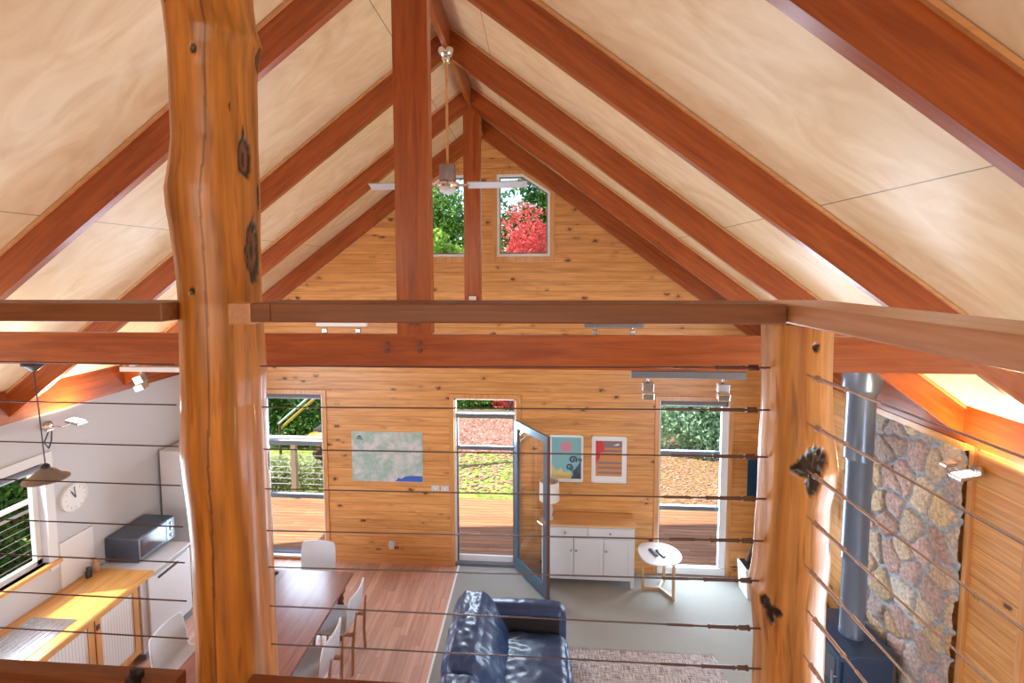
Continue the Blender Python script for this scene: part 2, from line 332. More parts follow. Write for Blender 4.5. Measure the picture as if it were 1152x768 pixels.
def box(*a): return MB().box(*a)
def thing(name, label, cat, loc=(0, 0, 0), group=None):
    o = bpy.data.objects.new(name, None); o.empty_display_size = .1; C.objects.link(o); o.location = loc
    o['label'] = label; o['category'] = cat
    if group: o['group'] = group
    return o
def tag(o, label, cat, group=None, kind=None):
    o['label'] = label; o['category'] = cat
    if group: o['group'] = group
    if kind: o['kind'] = kind
    return o
def struct(o, label=None, cat=None):
    o['kind'] = 'structure'
    if label: o['label'] = label
    if cat: o['category'] = cat
    return o
def copy_tree(o, parent=None):
    c = o.copy(); C.objects.link(c)
    if parent is not None: c.parent = parent
    for ch in list(o.children): copy_tree(ch, c)
    return c
def holed(outer, holes, axis, a0, a1):
    """Wall with holes: triangle-fill the face, extrude through the thickness."""
    def p(u, v, a): return {'X': (a, u, v), 'Y': (u, a, v)}[axis]
    bm = bmesh.new(); ed = []
    for loop in [outer]+holes:
        vs = [bm.verts.new(p(u, v, a0)) for u, v in loop]
        ed += [bm.edges.new((vs[i], vs[(i+1) % len(vs)])) for i in range(len(vs))]
    bmesh.ops.triangle_fill(bm, edges=ed, use_beauty=True, use_dissolve=False)
    g = bmesh.ops.extrude_face_region(bm, geom=list(bm.faces))
    dv = Vector(p(0, 0, a1-a0)); bmesh.ops.translate(bm, verts=[e for e in g['geom'] if isinstance(e, bmesh.types.BMVert)], vec=dv)
    bmesh.ops.recalc_face_normals(bm, faces=bm.faces)
    mb = MB(); bm.verts.index_update(); mb.v = [tuple(v.co) for v in bm.verts]; mb.f = [tuple(v.index for v in f.verts) for f in bm.faces]; bm.free(); return mb
def rect(a, b_, c, d): return [(a, c), (b_, c), (b_, d), (a, d)]
def soft(x0, x1, y0, y1, z0, z1, r, name, mat, parent=None, wr=.0, sc=6, puff=0, seed=0, res=28, stretch=(1, 1, 1)):
    """Upholstered rounded box: cube-sphere grid, rounded corners, puffed and wrinkled."""
    c = Vector(((x0+x1)/2, (y0+y1)/2, (z0+z1)/2)); h = Vector(((x1-x0)/2, (y1-y0)/2, (z1-z0)/2))
    bm = bmesh.new(); bmesh.ops.create_cube(bm, size=2); bmesh.ops.subdivide_edges(bm, edges=bm.edges, cuts=res, use_grid_fill=True)
    for v in bm.verts:
        q = v.co.copy(); p = Vector((q.x*h.x, q.y*h.y, q.z*h.z))
        inn = Vector([max(-(h[i]-r), min(h[i]-r, p[i])) for i in range(3)]); d = p-inn
        if d.length > 1e-6: p = inn + d.normalized()*min(r, d.length if d.length < r else r)
        nrm = d.normalized() if d.length > 1e-6 else Vector(q).normalized()
        k = (1-q.x**2)*(1-q.y**2)+(1-q.z**2)*(1-q.x**2)+(1-q.y**2)*(1-q.z**2)
        t = Vector((p.x*sc*stretch[0], p.y*sc*stretch[1], p.z*sc*stretch[2])) + Vector((seed*3.1, seed, 0))
        wv = noise.noise(t)+.5*noise.noise(t*2.1)
        p += nrm*(puff*min(1, k)+wr*(wv - abs(noise.noise(t*1.3))*1.2))
        v.co = c+p
    me = bpy.data.meshes.new(name); bm.to_mesh(me); bm.free(); me.polygons.foreach_set('use_smooth', [True]*len(me.polygons))
    me.materials.append(mat); o = bpy.data.objects.new(name, me); C.objects.link(o)
    if parent is not None: attach(o, parent)
    return o

# ------------------------------------------------------------------ room shell
XL, XR, YB, X0 = -4.96, 3.474, 6.79, -.745
K = .7465
def zlow(x): return 6.018 - K*abs(x-X0)
def zply(x): return zlow(x)+.255
YR = -3.5
struct(box(XL-.15, -1.13, YR, YB+.12, -.12, 0).build('floor', M['laminate']), 'pink brown laminate timber floor of the dining area', 'floor')
struct(box(-1.13, XR+.1, YR, YB+.12, -.12, 0.004).build('floor', M['carpet']), 'beige carpeted floor of the lounge', 'floor')
struct(box(-1.145, -1.12, YR, YB, 0.0, .010).build('trim_1', M['frame_white']), 'thin pale strip between laminate and carpet', 'trim')
struct(box(XL-.15, .66, YR, 1.262, 2.80, 3.03).build('loft_floor', M['loftfloor']), 'orange timber loft floor under the railing', 'floor')
W1 = (-4.0, -3.10, .04, 2.49); DR = (-1.185, -.30, 0, 2.462); W3 = (1.67, 2.59, .02, 2.475)
UR = [(-.56, 4.44), (.165, 4.44), (.165, 5.31), (-.21, 5.55), (-.56, 5.55)]
UL = [(2*X0-u, v) for u, v in UR][::-1]
gable = [(XL-.1, 0), (XR+.1, 0), (XR+.1, zply(XR+.1)), (X0, zply(X0)), (XL-.1, zply(XL-.1))]
doorloop = rect(DR[0], DR[1], .02, DR[3])
struct(holed(gable, [rect(*W1), doorloop, rect(*W3), UR, UL], 'Y', YB, YB+.13).build('wall_back', M['pine_x']), 'horizontal pine board gable wall with tall windows', 'wall')
KW = (1.6, 4.47, 1.30, 2.35)
struct(holed(rect(YR, YB, 0, 3.3), [rect(*KW), rect(-.6, 1.2, .4, 2.5)], 'X', XL-.15, XL).build('wall_left', M['whitewall']), 'white painted kitchen side wall', 'wall')
struct(holed(rect(YR, YB, 0, 3.3), [rect(-.2, 2.7, .1, 2.5)], 'X', XR, XR+.12).build('wall_right', M['pine_y']), 'pine board side wall right of the stove', 'wall')
rg = [(XL-.1, 0), (XR+.1, 0), (XR+.1, zply(XR+.1)), (X0, zply(X0)), (XL-.1, zply(XL-.1))]
struct(holed(rg, [[(-3.2, 3.7), (1.8, 3.7), (1.8, 4.4), (X0, 6.0), (-3.2, 4.4)]], 'Y', YR-.13, YR).build('wall_rear', M['pine_x']), 'pine board gable wall behind the loft', 'wall')
for sgn, nm in ((1, 'ceiling'), (-1, 'ceiling')):
    xo = X0+sgn*4.5
    p = [(X0, zply(X0)), (xo, 6.273-K*4.5), (xo, 6.273-K*4.5+.14), (X0, zply(X0)+.14)]
    struct(MB().prism(p, 'Y', YR-.3, 7.2).build(nm, M['ply']), 'pale plywood raking ceiling, %s slope' % ('right' if sgn > 0 else 'left'), 'ceiling')
# wall plates
struct(box(XL-.02, XL+.045, YR, YB, 2.845, 3.16).build('trim_2', M['beam_y']), 'reddish timber wall plate above the white kitchen wall', 'trim')
struct(box(XR-.05, XR+.02, YR, YB, 2.86, 3.16).build('trim_3', M['beam_y']), 'reddish timber wall plate above the stone and pine', 'trim')

# pine architraves
def architrave(i, x0, x1, z0, z1, lab, wdt=.062):
    o = MB().box(x0-wdt, x0, YB-.018, YB, z0, z1+wdt).box(x1, x1+wdt, YB-.018, YB, z0, z1+wdt).box(x0, x1, YB-.018, YB, z1, z1+wdt)
    if z0 > .1: o.box(x0-wdt, x1+wdt, YB-.018, YB, z0-wdt, z0)
    struct(o.build('trim_%d' % i, M['pine']), lab, 'trim')
architrave(4, W1[0], W1[1], 0, W1[3], 'pine architrave around the dining window')
architrave(5, DR[0], DR[1], 0, DR[3], 'pine architrave around the back door')
architrave(6, W3[0], W3[1], 0, W3[3], 'pine architrave around the lounge window')
for i, P in ((7, UR), (8, UL)):
    cx = sum(p[0] for p in P)/5; cz = sum(p[1] for p in P)/5
    big = [(cx+(u-cx)*1.17, cz+(v-cz)*1.11) for u, v in P]
    struct(holed(big, [P], 'Y', YB-.016, YB).build('trim_%d' % i, M['pine']), 'pine architrave around the %s gable window' % ('right' if i == 7 else 'left'), 'trim')
struct(box(XL, -4.06, YB-.02, YB, 0, .07).box(-3.03, -1.25, YB-.02, YB, 0, .07).build('baseboard_back', M['pine_h']), 'pine baseboard under the map wall', 'baseboard')
struct(box(-.23, 1.6, YB-.02, YB, 0.004, .07).box(2.66, XR, YB-.02, YB, 0.004, .07).build('baseboard_back', M['pine_h']), 'pine baseboard behind the sideboard', 'baseboard')
struct(box(XR-.03, XR, 4.08, 4.125, 0.004, 2.86).build('trim_9', M['pine']), 'upright pine strip beside the stone facing', 'trim')
struct(box(XR-.03, XR, 3.60, 3.645, 0.004, 2.86).build('trim_10', M['pine']), 'upright pine strip on the right wall nearest the loft', 'trim')
struct(box(XR-.06, XR, 5.34, 5.385, 0.004, 2.86).build('trim_14', M['pine']), 'upright pine strip at the far edge of the stone facing', 'trim')
struct(box(XR-.06, XR, 4.13, 5.385, 2.80, 2.86).build('trim_11', M['pine_yy']), 'pine strip along the top of the stone facing', 'trim')

# ------------------------------------------------------------------ windows
def window(name, x0, x1, z0, z1, bars, lab, reveal=.0, blind=True, y=YB+.07):
    t = bpy.data.objects.new(name, None); C.objects.link(t); t.location = ((x0+x1)/2, y, z0); struct(t, lab, 'window')
    f = .032
    MB().box(x0, x0+f, y-.03, y+.03, z0, z1).box(x1-f, x1, y-.03, y+.03, z0, z1).box(x0, x1, y-.03, y+.03, z0, z0+f*1.6).box(x0, x1, y-.03, y+.03, z1-f, z1).build('window_frame', M['alu'], t)
    for z in bars: box(x0+f, x1-f, y-.028, y+.028, z-.03, z+.03).build('glazing_bar', M['alu'], t)
    box(x0+f, x1-f, y-.003, y+.003, z0+f, z1-f).build('glass_pane', M['glass'], t)
    MB().box(x0, x0+.012, YB-.015, y-.03, z0, z1).box(x1-.012, x1, YB-.015, y-.03, z0, z1).box(x0, x1, YB-.015, y-.03, z0, z0+.02).build('window_reveal', M['frame_white'], t)
    if blind: MB().tube((x0+.03, YB+.02, z1-.045), (x1-.03, YB+.02, z1-.045), .032, n_=16).box(x0+.03, x1-.03, YB+.0, YB+.045, z1-.03, z1-.002).build('blind_roll', M['blind'], t, smooth=True)
    return t
window('window_1', *W1, [1.745, .945], 'tall grey framed dining window with a rolled blind')
window('window_2', *W3, [1.725, .94], 'tall grey and white framed window behind the side table')
# wide right hand jamb of window_2
struct(MB().box(2.50, 2.59, YB+.0, YB+.05, .05, 2.40).build('trim_12', M['frame_white']), 'wide white right jamb of the lounge window', 'trim')
struct(MB().box(1.67, 2.59, YB-.02, YB+.05, .02, .12).build('trim_13', M['frame_white']), 'white sill of the lounge window', 'trim')
for nm, P, lab in (('window_3', UR, 'right gable window with one sloping corner'), ('window_4', UL, 'left gable window with one sloping corner')):
    t = bpy.data.objects.new(nm, None); C.objects.link(t); t.location = (P[0][0], YB+.05, 4.44); struct(t, lab, 'window')
    cx = sum(p[0] for p in P)/5; cz = sum(p[1] for p in P)/5
    inn = [(cx+(u-cx)*.90, cz+(v-cz)*.935) for u, v in P]
    holed(P, [inn], 'Y', YB+.0, YB+.07).build('window_frame', M['frame_white'], t)
    inn2 = [(cx+(u-cx)*.86, cz+(v-cz)*.905) for u, v in P]
    holed(inn, [inn2], 'Y', YB+.02, YB+.06).build('inner_sash', M['alu'], t)
    MB().prism(inn2, 'Y', YB+.04, YB+.046).build('glass_pane', M['glass'], t)
# kitchen window in the left wall
t = bpy.data.objects.new('window_5', None); C.objects.link(t); t.location = (XL-.08, 3, KW[2]); struct(t, 'wide white framed kitchen window over the bench', 'window')
y0, y1, z0, z1 = KW
MB().box(XL-.12, XL-.07, y0, y0+.05, z0, z1).box(XL-.12, XL-.07, y1-.05, y1, z0, z1).box(XL-.12, XL-.07, y0, y1, z0, z0+.05).box(XL-.12, XL-.07, y0, y1, z1-.05, z1).box(XL-.12, XL-.07, 3.0, 3.05, z0, z1).build('window_frame', M['frame_white'], t)
box(XL-.10, XL-.094, y0, y1, z0, z1).build('glass_pane', M['glass'], t)
MB().box(XL, XL+.02, y0-.09, y0, z0-.09, z1+.09).box(XL, XL+.02, y1, y1+.09, z0-.09, z1+.09).box(XL, XL+.02, y0, y1, z1, z1+.09).build('architrave', M['white'], t)
box(XL-.06, XL+.05, y0-.1, y1+.1, z0-.035, z0).build('window_sill', M['pine_yy'], t)
MB().tube((XL-.03, y0+.02, z1-.05), (XL-.03, y1-.02, z1-.05), .035).build('blind_roll', M['blind'], t, smooth=True)

# ------------------------------------------------------------------ back door
t = bpy.data.objects.new('door_1', None); C.objects.link(t); t.location = (-.30, YB, 0); struct(t, 'blue grey glazed back door standing open into the room', 'door')
A = Vector((-.315, 6.785, 0)); Bv = Vector((.142, 6.10, 0)); u = (Bv-A).normalized(); nv = Vector((0, 0, 1)).cross(u); Lf = (Bv-A).length
def leaf(a, b_, z0, z1, th=.02): 
    c = A+u*(a+b_)/2; return (Vector((c.x, c.y, (z0+z1)/2)), u, nv, (0, 0, 1), (b_-a)/2, th, (z1-z0)/2)
fr_ = MB()
for a, b_, z0, z1 in ((0, .085, .015, 2.165), (Lf-.10, Lf-.012, .015, 2.165), (.085, Lf-.10, 2.07, 2.165), (.085, Lf-.10, .015, .19)): fr_.obox(*leaf(a, b_, z0, z1))
fr_.build('door_frame', M['door_blue'], t, bevel=.003)
MB().obox(*leaf(.085, Lf-.10, .19, 2.07, .004)).build('glass_pane', M['glass'], t)
MB().obox(*leaf(Lf-.012, Lf, .015, 2.165)).build('door_edge', M['door_edge'], t)
for sg in (-1, 1):
    hp = A+u*(Lf-.055)+Vector((0, 0, 1.0))
    MB().tube(hp, hp+nv*sg*.055, .010).tube(hp+nv*sg*.05, hp+nv*sg*.052-u*.12, .009, .008).tube(hp+nv*sg*.02, hp+nv*sg*.026, .026, .026, 20).build('handle', M['chrome'], t, smooth=True)
for z in (.25, 1.1, 1.95): MB().tube(A+Vector((0, -.01, z-.04)), A+Vector((0, -.01, z+.04)), .01).build('hinge', M['steel'], t)
t = bpy.data.objects.new('door_2', None); C.objects.link(t); t.location = (-.74, YB+.08, 0); struct(t, 'slim grey framed fly screen door and transom in the back doorway', 'door')
x0, x1 = DR[0], DR[1]
MB().box(x0, x0+.025, YB+.03, YB+.1, .02, 2.46).box(x1-.025, x1, YB+.03, YB+.1, .02, 2.46).box(x0, x1, YB+.03, YB+.1, 2.43, 2.46).build('door_jamb', M['frame_white'], t)
MB().box(x0+.025, x1-.025, YB+.03, YB+.1, 2.17, 2.235).build('transom_bar', M['alu'], t)
MB().box(x0+.025, x0+.05, YB+.06, YB+.09, .06, 2.17).box(x1-.05, x1-.025, YB+.06, YB+.09, .06, 2.17).box(x0+.05, x1-.05, YB+.06, YB+.09, 1.70, 1.755).build('screen_frame', M['alu'], t)
box(x0, x1, YB-.01, YB+.12, .005, .045).build('threshold', M['alu'], t)
box(x0+.05, x1-.05, YB+.06, YB+.09, .045, .13).build('bottom_rail', M['frame_white'], t)
box(x0+.03, x1-.03, YB+.07, YB+.074, 2.235, 2.43).build('transom_pane', M['glass'], t)

# ------------------------------------------------------------------ stone facing
def stone_wall():
    y0, y1, z0, z1 = 4.13, 5.34, 0.0, 2.80; dy = .0085
    ny, nz_ = int((y1-y0)/dy), int((z1-z0)/dy); rng = np.random.RandomState(4)
    s = .235; gy, gz = int(3/s)+3, int(3.2/s)+3; seeds = []
    for i in range(gy):
        for j in range(gz): seeds.append((y0-.2+(i+.5*(j % 2)+rng.uniform(-.34, .34))*s, z0-.2+(j+rng.uniform(-.40, .40))*s*1.15))
    seeds = np.array(seeds); pal = np.array([(.58, .42, .30), (.64, .50, .36), (.50, .40, .36), (.62, .40, .22), (.54, .36, .30), (.60, .53, .45), (.48, .35, .29), (.66, .50, .31), (.58, .41, .36)])
    cc = pal[rng.randint(0, len(pal), len(seeds))]*rng.uniform(.85, 1.15, (len(seeds), 1)); hh = rng.uniform(.6, 1.25, len(seeds))
    Y, Z = np.meshgrid(np.linspace(y0, y1, ny+1), np.linspace(z0, z1, nz_+1), indexing='ij'); y, z = Y.ravel(), Z.ravel()
    wy = y+.012*np.sin(z*17+y*7)+.005*np.sin(z*43+1); wz = (z+.012*np.sin(y*16+2)+.005*np.sin(y*41+z*11))
    d = (wy[:, None]-seeds[:, 0])**2+(wz[:, None]-seeds[:, 1])**2; idx = np.argsort(d, axis=1)[:, :2] if False else np.argpartition(d, 2, axis=1)[:, :3]
    dv = np.take_along_axis(d, idx, 1); o = np.argsort(dv, axis=1); idx = np.take_along_axis(idx, o, 1); dv = np.sqrt(np.take_along_axis(dv, o, 1))
    e = (dv[:, 1]-dv[:, 0])/np.linalg.norm(seeds[idx[:, 1]]-seeds[idx[:, 0]], axis=1)*.1*2.0
    i0 = idx[:, 0]; t_ = np.clip((e-.016)/.020, 0, 1); t_ = t_*t_*(3-2*t_)
    dome = np.clip(e/.16, 0, 1)**.5
    hgt = t_*(.022*hh[i0]+.018*dome)+.004*np.sin(y*90+z*40)*np.sin(z*80-y*30)*t_+.003*np.sin(y*33)*np.cos(z*47)
    col = cc[i0]*(1-(1-t_)[:, None])+np.array((.42, .45, .49))*(1-t_)[:, None]
    xx = XR-.03-hgt
    v = np.stack([xx, y, z], 1); vi = np.arange((ny+1)*(nz_+1)).reshape(ny+1, nz_+1)
    f = np.stack([vi[:-1, :-1], vi[:-1, 1:], vi[1:, 1:], vi[1:, :-1]], -1).reshape(-1, 4)
    me = bpy.data.meshes.new('stone_facing'); me.from_pydata(v.tolist(), [], f.tolist())
    a = me.color_attributes.new('Col', 'FLOAT_COLOR', 'POINT'); a.data.foreach_set('color', np.concatenate([col, np.ones((len(col), 1))], 1).astype('f').ravel())
    me.polygons.foreach_set('use_smooth', [True]*len(me.polygons)); me.materials.append(M['stone'])
    o = bpy.data.objects.new('wall_stone', me); C.objects.link(o)
    struct(o, 'rough field stone facing behind the wood stove', 'wall')
stone_wall()

# ------------------------------------------------------------------ roof timbers
RY = [1.45, 2.835, 4.195, 5.49, 6.74]
names = {0: 'nearest the loft railing', 1: 'second from the loft, carrying the near tie beam', 2: 'third from the loft, by the ceiling fan', 3: 'fourth from the loft, carrying the far post', 4: 'lying against the back wall'}
for sgn in (1, -1):
    for i, y in enumerate(RY):
        th = .026 if i < 4 else .045
        xe = X0+sgn*(4.17); xi = X0+sgn*.024
        p = [(xi, zlow(xi)), (xe, zlow(xe)), (xe, zlow(xe)+.25), (xi, zlow(xi)+.25)]
        m_ = M['raft_r'] if sgn > 0 else M['raft_l']
        o = MB().prism(p, 'Y', y-th, y+th).build('rafter', m_)
        tag(o, 'reddish timber rafter on the %s slope, %s' % ('right' if sgn > 0 else 'left', names[i]), 'rafter', 'rafters under the plywood ceiling')
        p2 = [(xi, zlow(xi)+.228), (xe, zlow(xe)+.228), (xe, zlow(xe)+.25), (xi, zlow(xi)+.25)]
        if i < 4: MB().prism(p2, 'Y', y-th-.016, y-th).build('cover_strip', M['strip'], o)
tag(box(X0-.022, X0+.022, YR, YB-.005, 6.04, 6.262).build('ridge_beam', M['beam_y']), 'long timber ridge beam under the ceiling peak', 'beam')
def tie(y, lab):
    xt, xb = (6.018-3.885)/K, (6.018-3.69)/K
    o = MB().prism([(X0-xb, 3.69), (X0+xb, 3.69), (X0+xt, 3.885), (X0-xt, 3.885)], 'Y', y-.045, y-.03+.02).build('tie_beam', M['beam_x']); tag(o, lab, 'beam'); return o
tie(2.83, 'heavy reddish tie beam spanning the room just beyond the railing')
tie(5.49, 'far tie beam near the back wall hidden behind the handrail')
def post(y, x0, x1, th, lab):
    t = thing('king_post', lab, 'post', ((x0+x1)/2, y, 3.885))
    MB().prism([(x0, 3.885), (x1, 3.885), (x1, zlow(x1)-.002), (X0, zlow(X0)-.002), (x0, zlow(x0)-.002)], 'Y', y-.045, y-.045+th).build('post_shaft', M['beam_z'], t)
    for zz in (3.945,):
        for xx in ((x0+x1)/2-.02, (x0+x1)/2+.02): MB().tube((xx, y-.057, zz), (xx, y-.045, zz), .009, n_=6).build('bolt', M['fitting'], t)
    if y > 4: box((x0+x1)/2-.04, (x0+x1)/2+.04, y-.06, y-.045, 3.885, 3.97).build('bracket', M['steel'], t)
    return t
post(2.83, -.81, -.612, .09, 'thick dark king post standing on the near tie beam')
post(5.49, -.815, -.63, .09, 'slimmer king post between the two gable windows')
for xx, zz in ((-.871, 3.83), (-.871, 3.79), (-.676, 3.832), (-.676, 3.79)):
    tag(MB().tube((xx, 2.77, zz), (xx, 2.786, zz), .013, n_=6).build('bolt_head', M['fitting']), 'steel bolt head on the near tie beam, %s of the post, %s one' % ('left' if xx < -.8 else 'right', 'upper' if zz > 3.8 else 'lower'), 'bolt', 'bolt heads on the tie beam')

# ------------------------------------------------------------------ log posts
LOGL = [(5.9, -1.07, -0.80), (5.4, -1.06, -0.79), (5.016, -1.069, -0.793), (4.955, -1.063, -0.787), (4.899, -1.058, -0.771), (4.857, -1.056, -0.784), (4.796, -1.057, -0.791), (4.722, -1.058, -0.792), (4.622, -1.059, -0.794), (4.546, -1.071, -0.793), (4.483, -1.085, -0.792), (4.433, -1.083, -0.793), (4.369, -1.075, -0.797), (4.264, -1.065, -0.799), (4.16, -1.062, -0.801), (4.054, -1.065, -0.797), (3.947, -1.067, -0.794), (3.867, -1.069, -0.799), (3.73, -1.08, -0.796), (3.647, -1.074, -0.796), (3.564, -1.066, -0.797), (3.452, -1.06, -0.798), (3.311, -1.062, -0.795), (3.167, -1.063, -0.795), (2.968, -1.068, -0.794), (0, -1.07, -.79)]
LOGR = [(4.11, 0.592, 0.782), (4.021, 0.596, 0.783), (3.925, 0.599, 0.785), (3.852, 0.6, 0.791), (3.779, 0.597, 0.801), (3.729, 0.597, 0.809), (3.68, 0.598, 0.805), (3.63, 0.598, 0.796), (3.55, 0.594, 0.796), (3.476, 0.593, 0.802), (3.428, 0.59, 0.798), (3.368, 0.583, 0.793), (3.309, 0.592, 0.794), (3.221, 0.602, 0.796), (3.095, 0.602, 0.798), (0, .60, .80)]
def log_post(prof, yc, zt, knots, base, lab, crack=None, zb=3.03):
    zs = np.array([p[0] for p in prof][::-1]); l_ = np.array([p[1] for p in prof][::-1]); r_ = np.array([p[2] for p in prof][::-1])
    nz_, na = int((zt-zb)/.006), 260; vs, cols = [], []
    a0 = math.atan2(-yc, -(prof[-1][1]+prof[-1][2])/2); cf = abs(math.sin(a0))
    zz = [0]+list(np.linspace(zb-.1, zt, nz_))
    for k, z in enumerate(zz):
        zi = np.interp(z, zs, l_), np.interp(z, zs, r_)
        cx, rad = (zi[0]+zi[1])/2, (zi[1]-zi[0])/2*cf
        for i in range(na):
            a = 2*PI*i/na; ca, sa = math.cos(a), math.sin(a)
            q = Vector((ca*1.2, sa*1.2, z*2.2)); rr_ = rad*(1+.035*noise.noise(q)*(1-ca*ca)**.5 + .006*noise.noise(Vector((ca*5, sa*5, z*1.0))))
            x, y = cx+rr_*ca, yc+rr_*sa
            dark = 0; dep = 0; mid = 0
            off = (a-a0+PI) % (2*PI)-PI
            for (ks, kz, sx, sz, dp, hasmid) in knots:
                ddx = rad*(off-math.asin(2*ks-1)); ddz = z-kz
                if abs(ddz) > sz*2.5 or abs(ddx) > sx*3.5: continue
                nn = .16*noise.noise(Vector((ddx*40, z*40, ks)))+.14*noise.noise(Vector((ddx*110, z*70, kz)))
                e = math.sqrt((ddx/sx)**2+(ddz/sz)**2)+nn
                if e < 1.0:
                    dark = max(dark, min(1, (1-e)*5)); dep = max(dep, dp*min(1, (1-e)*2.2))
                    if hasmid and .25 < e < .62: mid = 1
                elif e < 1.9: dep -= .0014*(1.9-e)*(1 if hasmid else .5)
            rr_ -= dep
            g = .5+.5*noise.noise(Vector((ca*6, sa*6, z*.9))); g2 = noise.noise(Vector((ca*2, sa*2, z*1.7)))
            c = [base[0][j]*(1-g)+base[1][j]*g for j in range(3)]
            c = [ch*(1+.22*g2) for ch in c]
            g3 = noise.noise(Vector((ca*7, sa*7, z*5)))+.5*noise.noise(Vector((ca*19, sa*19, z*14)))
            if g3 > .28: q3 = min(1, (g3-.28)*2.2)*.55; c = [c[j]*(1-q3)+(.16, .035, .008)[j]*q3 for j in range(3)]
            if crack is not None and abs(rad*(off-math.asin(max(-.9, min(.9, 2*(crack+.09*(z-4.4)+.012*math.sin(z*7))-1))))) < .0030: dark = max(dark, .6)
            dk = (.018, .009, .006)
            if mid: dk = (.16, .05, .018)
            c = [c[j]*(1-dark)+dk[j]*dark for j in range(3)]
            vs.append((cx+rr_*ca, yc+rr_*sa, z)); cols.append((*c, 1))
    n_ = len(zz); fs = [(k*na+i, k*na+(i+1) % na, (k+1)*na+(i+1) % na, (k+1)*na+i) for k in range(n_-1) for i in range(na)]
    fs.append(tuple(range((n_-1)*na, n_*na)))
    me = bpy.data.meshes.new('log_post'); me.from_pydata(vs, [], fs)
    a = me.color_attributes.new('Col', 'FLOAT_COLOR', 'POINT'); a.data.foreach_set('color', np.array(cols, 'f').ravel())
    me.polygons.foreach_set('use_smooth', [True]*len(me.polygons)); me.materials.append(M['log'])
    o = bpy.data.objects.new('log_post', me); C.objects.link(o); tag(o, lab, 'log post'); return o
LB = ((.38, .125, .014), (.56, .22, .028))
kl = [(.29, 4.835, .010, .014, .004, 0), (.82, 4.565, .025, .062, .009, 1), (.18, 4.197, .010, .012, .006, 0), (.90, 4.31, .036, .100, .010, 1), (.975, 4.86, .020, .038, -.004, 1),
      (.985, 3.67, .014, .035, .006, 0), (.05, 4.97, .010, .008, .003, 0), (.96, 4.47, .010, .05, .004, 0), (.66, 4.70, .003, .014, .002, 0), (.80, 4.63, .004, .03, .002, 0)]
kr = [(.74, 3.770, .036, .036, .010, 0), (.60, 3.742, .034, .022, .008, 0), (.70, 3.722, .020, .052, .008, 0), (.66, 3.755, .03, .03, .008, 0), (.25, 3.358, .020, .024, .006, 0), (.36, 3.346, .026, .016, .006, 0), (.30, 3.332, .013, .032, .006, 0), (.77, 4.055, .011, .011, .006, 0), (.98, 3.525, .014, .016, -.004, 0)]
log_post(LOGL, 1.39, 5.80, kl, LB, 'tall knotty varnished log post rising to the ceiling, left of centre', crack=.36)
log_post(LOGR, 1.365, 4.112, kr, ((.46, .175, .035), (.72, .37, .11)), 'shorter knotty log post under the handrail corner, right', zb=2.9)

# ------------------------------------------------------------------ railing
hl = box(-2.9, -1.0, 1.24, 1.40, 4.117, 4.167).build('handrail', M['rail'], bevel=.004)
tag(hl, 'flat brown timber handrail left of the tall log post', 'handrail', 'timber handrails of the loft railing')
hr = thing('handrail', 'flat brown timber handrail between the two log posts', 'handrail', (-.1, 1.3, 4.115), 'timber handrails of the loft railing')
box(-.70, .603, 1.24, 1.40, 4.117, 4.167).build('rail_board', M['rail'], hr, bevel=.004)
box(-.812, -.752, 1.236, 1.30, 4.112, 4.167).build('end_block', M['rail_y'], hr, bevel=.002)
box(-.752, -.70, 1.24, 1.40, 4.117, 4.167).build('rail_end', M['rail'], hr, bevel=.002)
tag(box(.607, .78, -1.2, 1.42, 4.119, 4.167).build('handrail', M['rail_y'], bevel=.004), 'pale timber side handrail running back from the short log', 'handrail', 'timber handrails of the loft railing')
tag(box(-.83, .60, 1.262, 1.305, 3.0, 3.079).build('bottom_rail', M['rail'], bevel=.003), 'brown timber toe rail along the loft edge between the logs', 'rail')
bl = thing('bottom_rail', 'brown timber toe rail left of the tall log, with a black clip', 'rail', (-1.2, 1.3, 3.03))
MB().box(-3.0, -1.035, 1.262, 1.305, 3.0, 3.079).build('rail_board', M['rail'], bl, bevel=.003)
MB().box(-1.165, -1.14, 1.235, 1.275, 3.055, 3.10).tube((-1.152, 1.25, 3.06), (-1.152, 1.25, 3.12), .008).build('clip', M['black'], bl)
Zc = [3.987, 3.866, 3.743, 3.622, 3.500, 3.386, 3.264, 3.146]
Zl = [3.983, 3.864, 3.740, 3.622, 3.496, 3.385, 3.265, 3.146]
Zr = [3.992, 3.878, 3.750, 3.634, 3.516, 3.403, 3.266, 3.149]
ords = ['topmost', 'second from the top', 'third from the top', 'fourth from the top', 'fourth from the bottom', 'third from the bottom', 'second from the bottom', 'lowest']
def fitting(parent, p, d, L1=.12, mat=M['fitting']):
    """Eye bolt, fork and swaged turnbuckle, starting at the post (p) and running along d."""
    p = Vector(p); d = Vector(d).normalized(); a = d.orthogonal().normalized()
    MB().tube(p-d*.02, p+d*.022, .0026).tube(p+d*.020-a*.007, p+d*.020+a*.007, .0045, n_=10).obox(p+d*.034, d, a, d.cross(a), .010, .0055, .0055).build('eye_bolt', mat, parent, smooth=True)
    MB().tube(p+d*.022, p+d*.055, .0032).tube(p+d*.055, p+d*(.055+L1), .0046, .0046, 12).tube(p+d*(.055+L1), p+d*(.10+L1), .0026).build('turnbuckle', mat, parent, smooth=True)
    MB().tube(p+d*(.10+L1), p+d*(.17+L1), .0038, .0036, 12).build('swage', mat, parent, smooth=True)
    for s_ in (.055, .055+L1): MB().tube(p+d*(s_-.002), p+d*(s_+.003), .0058, n_=12).build('lock_nut', mat, parent)
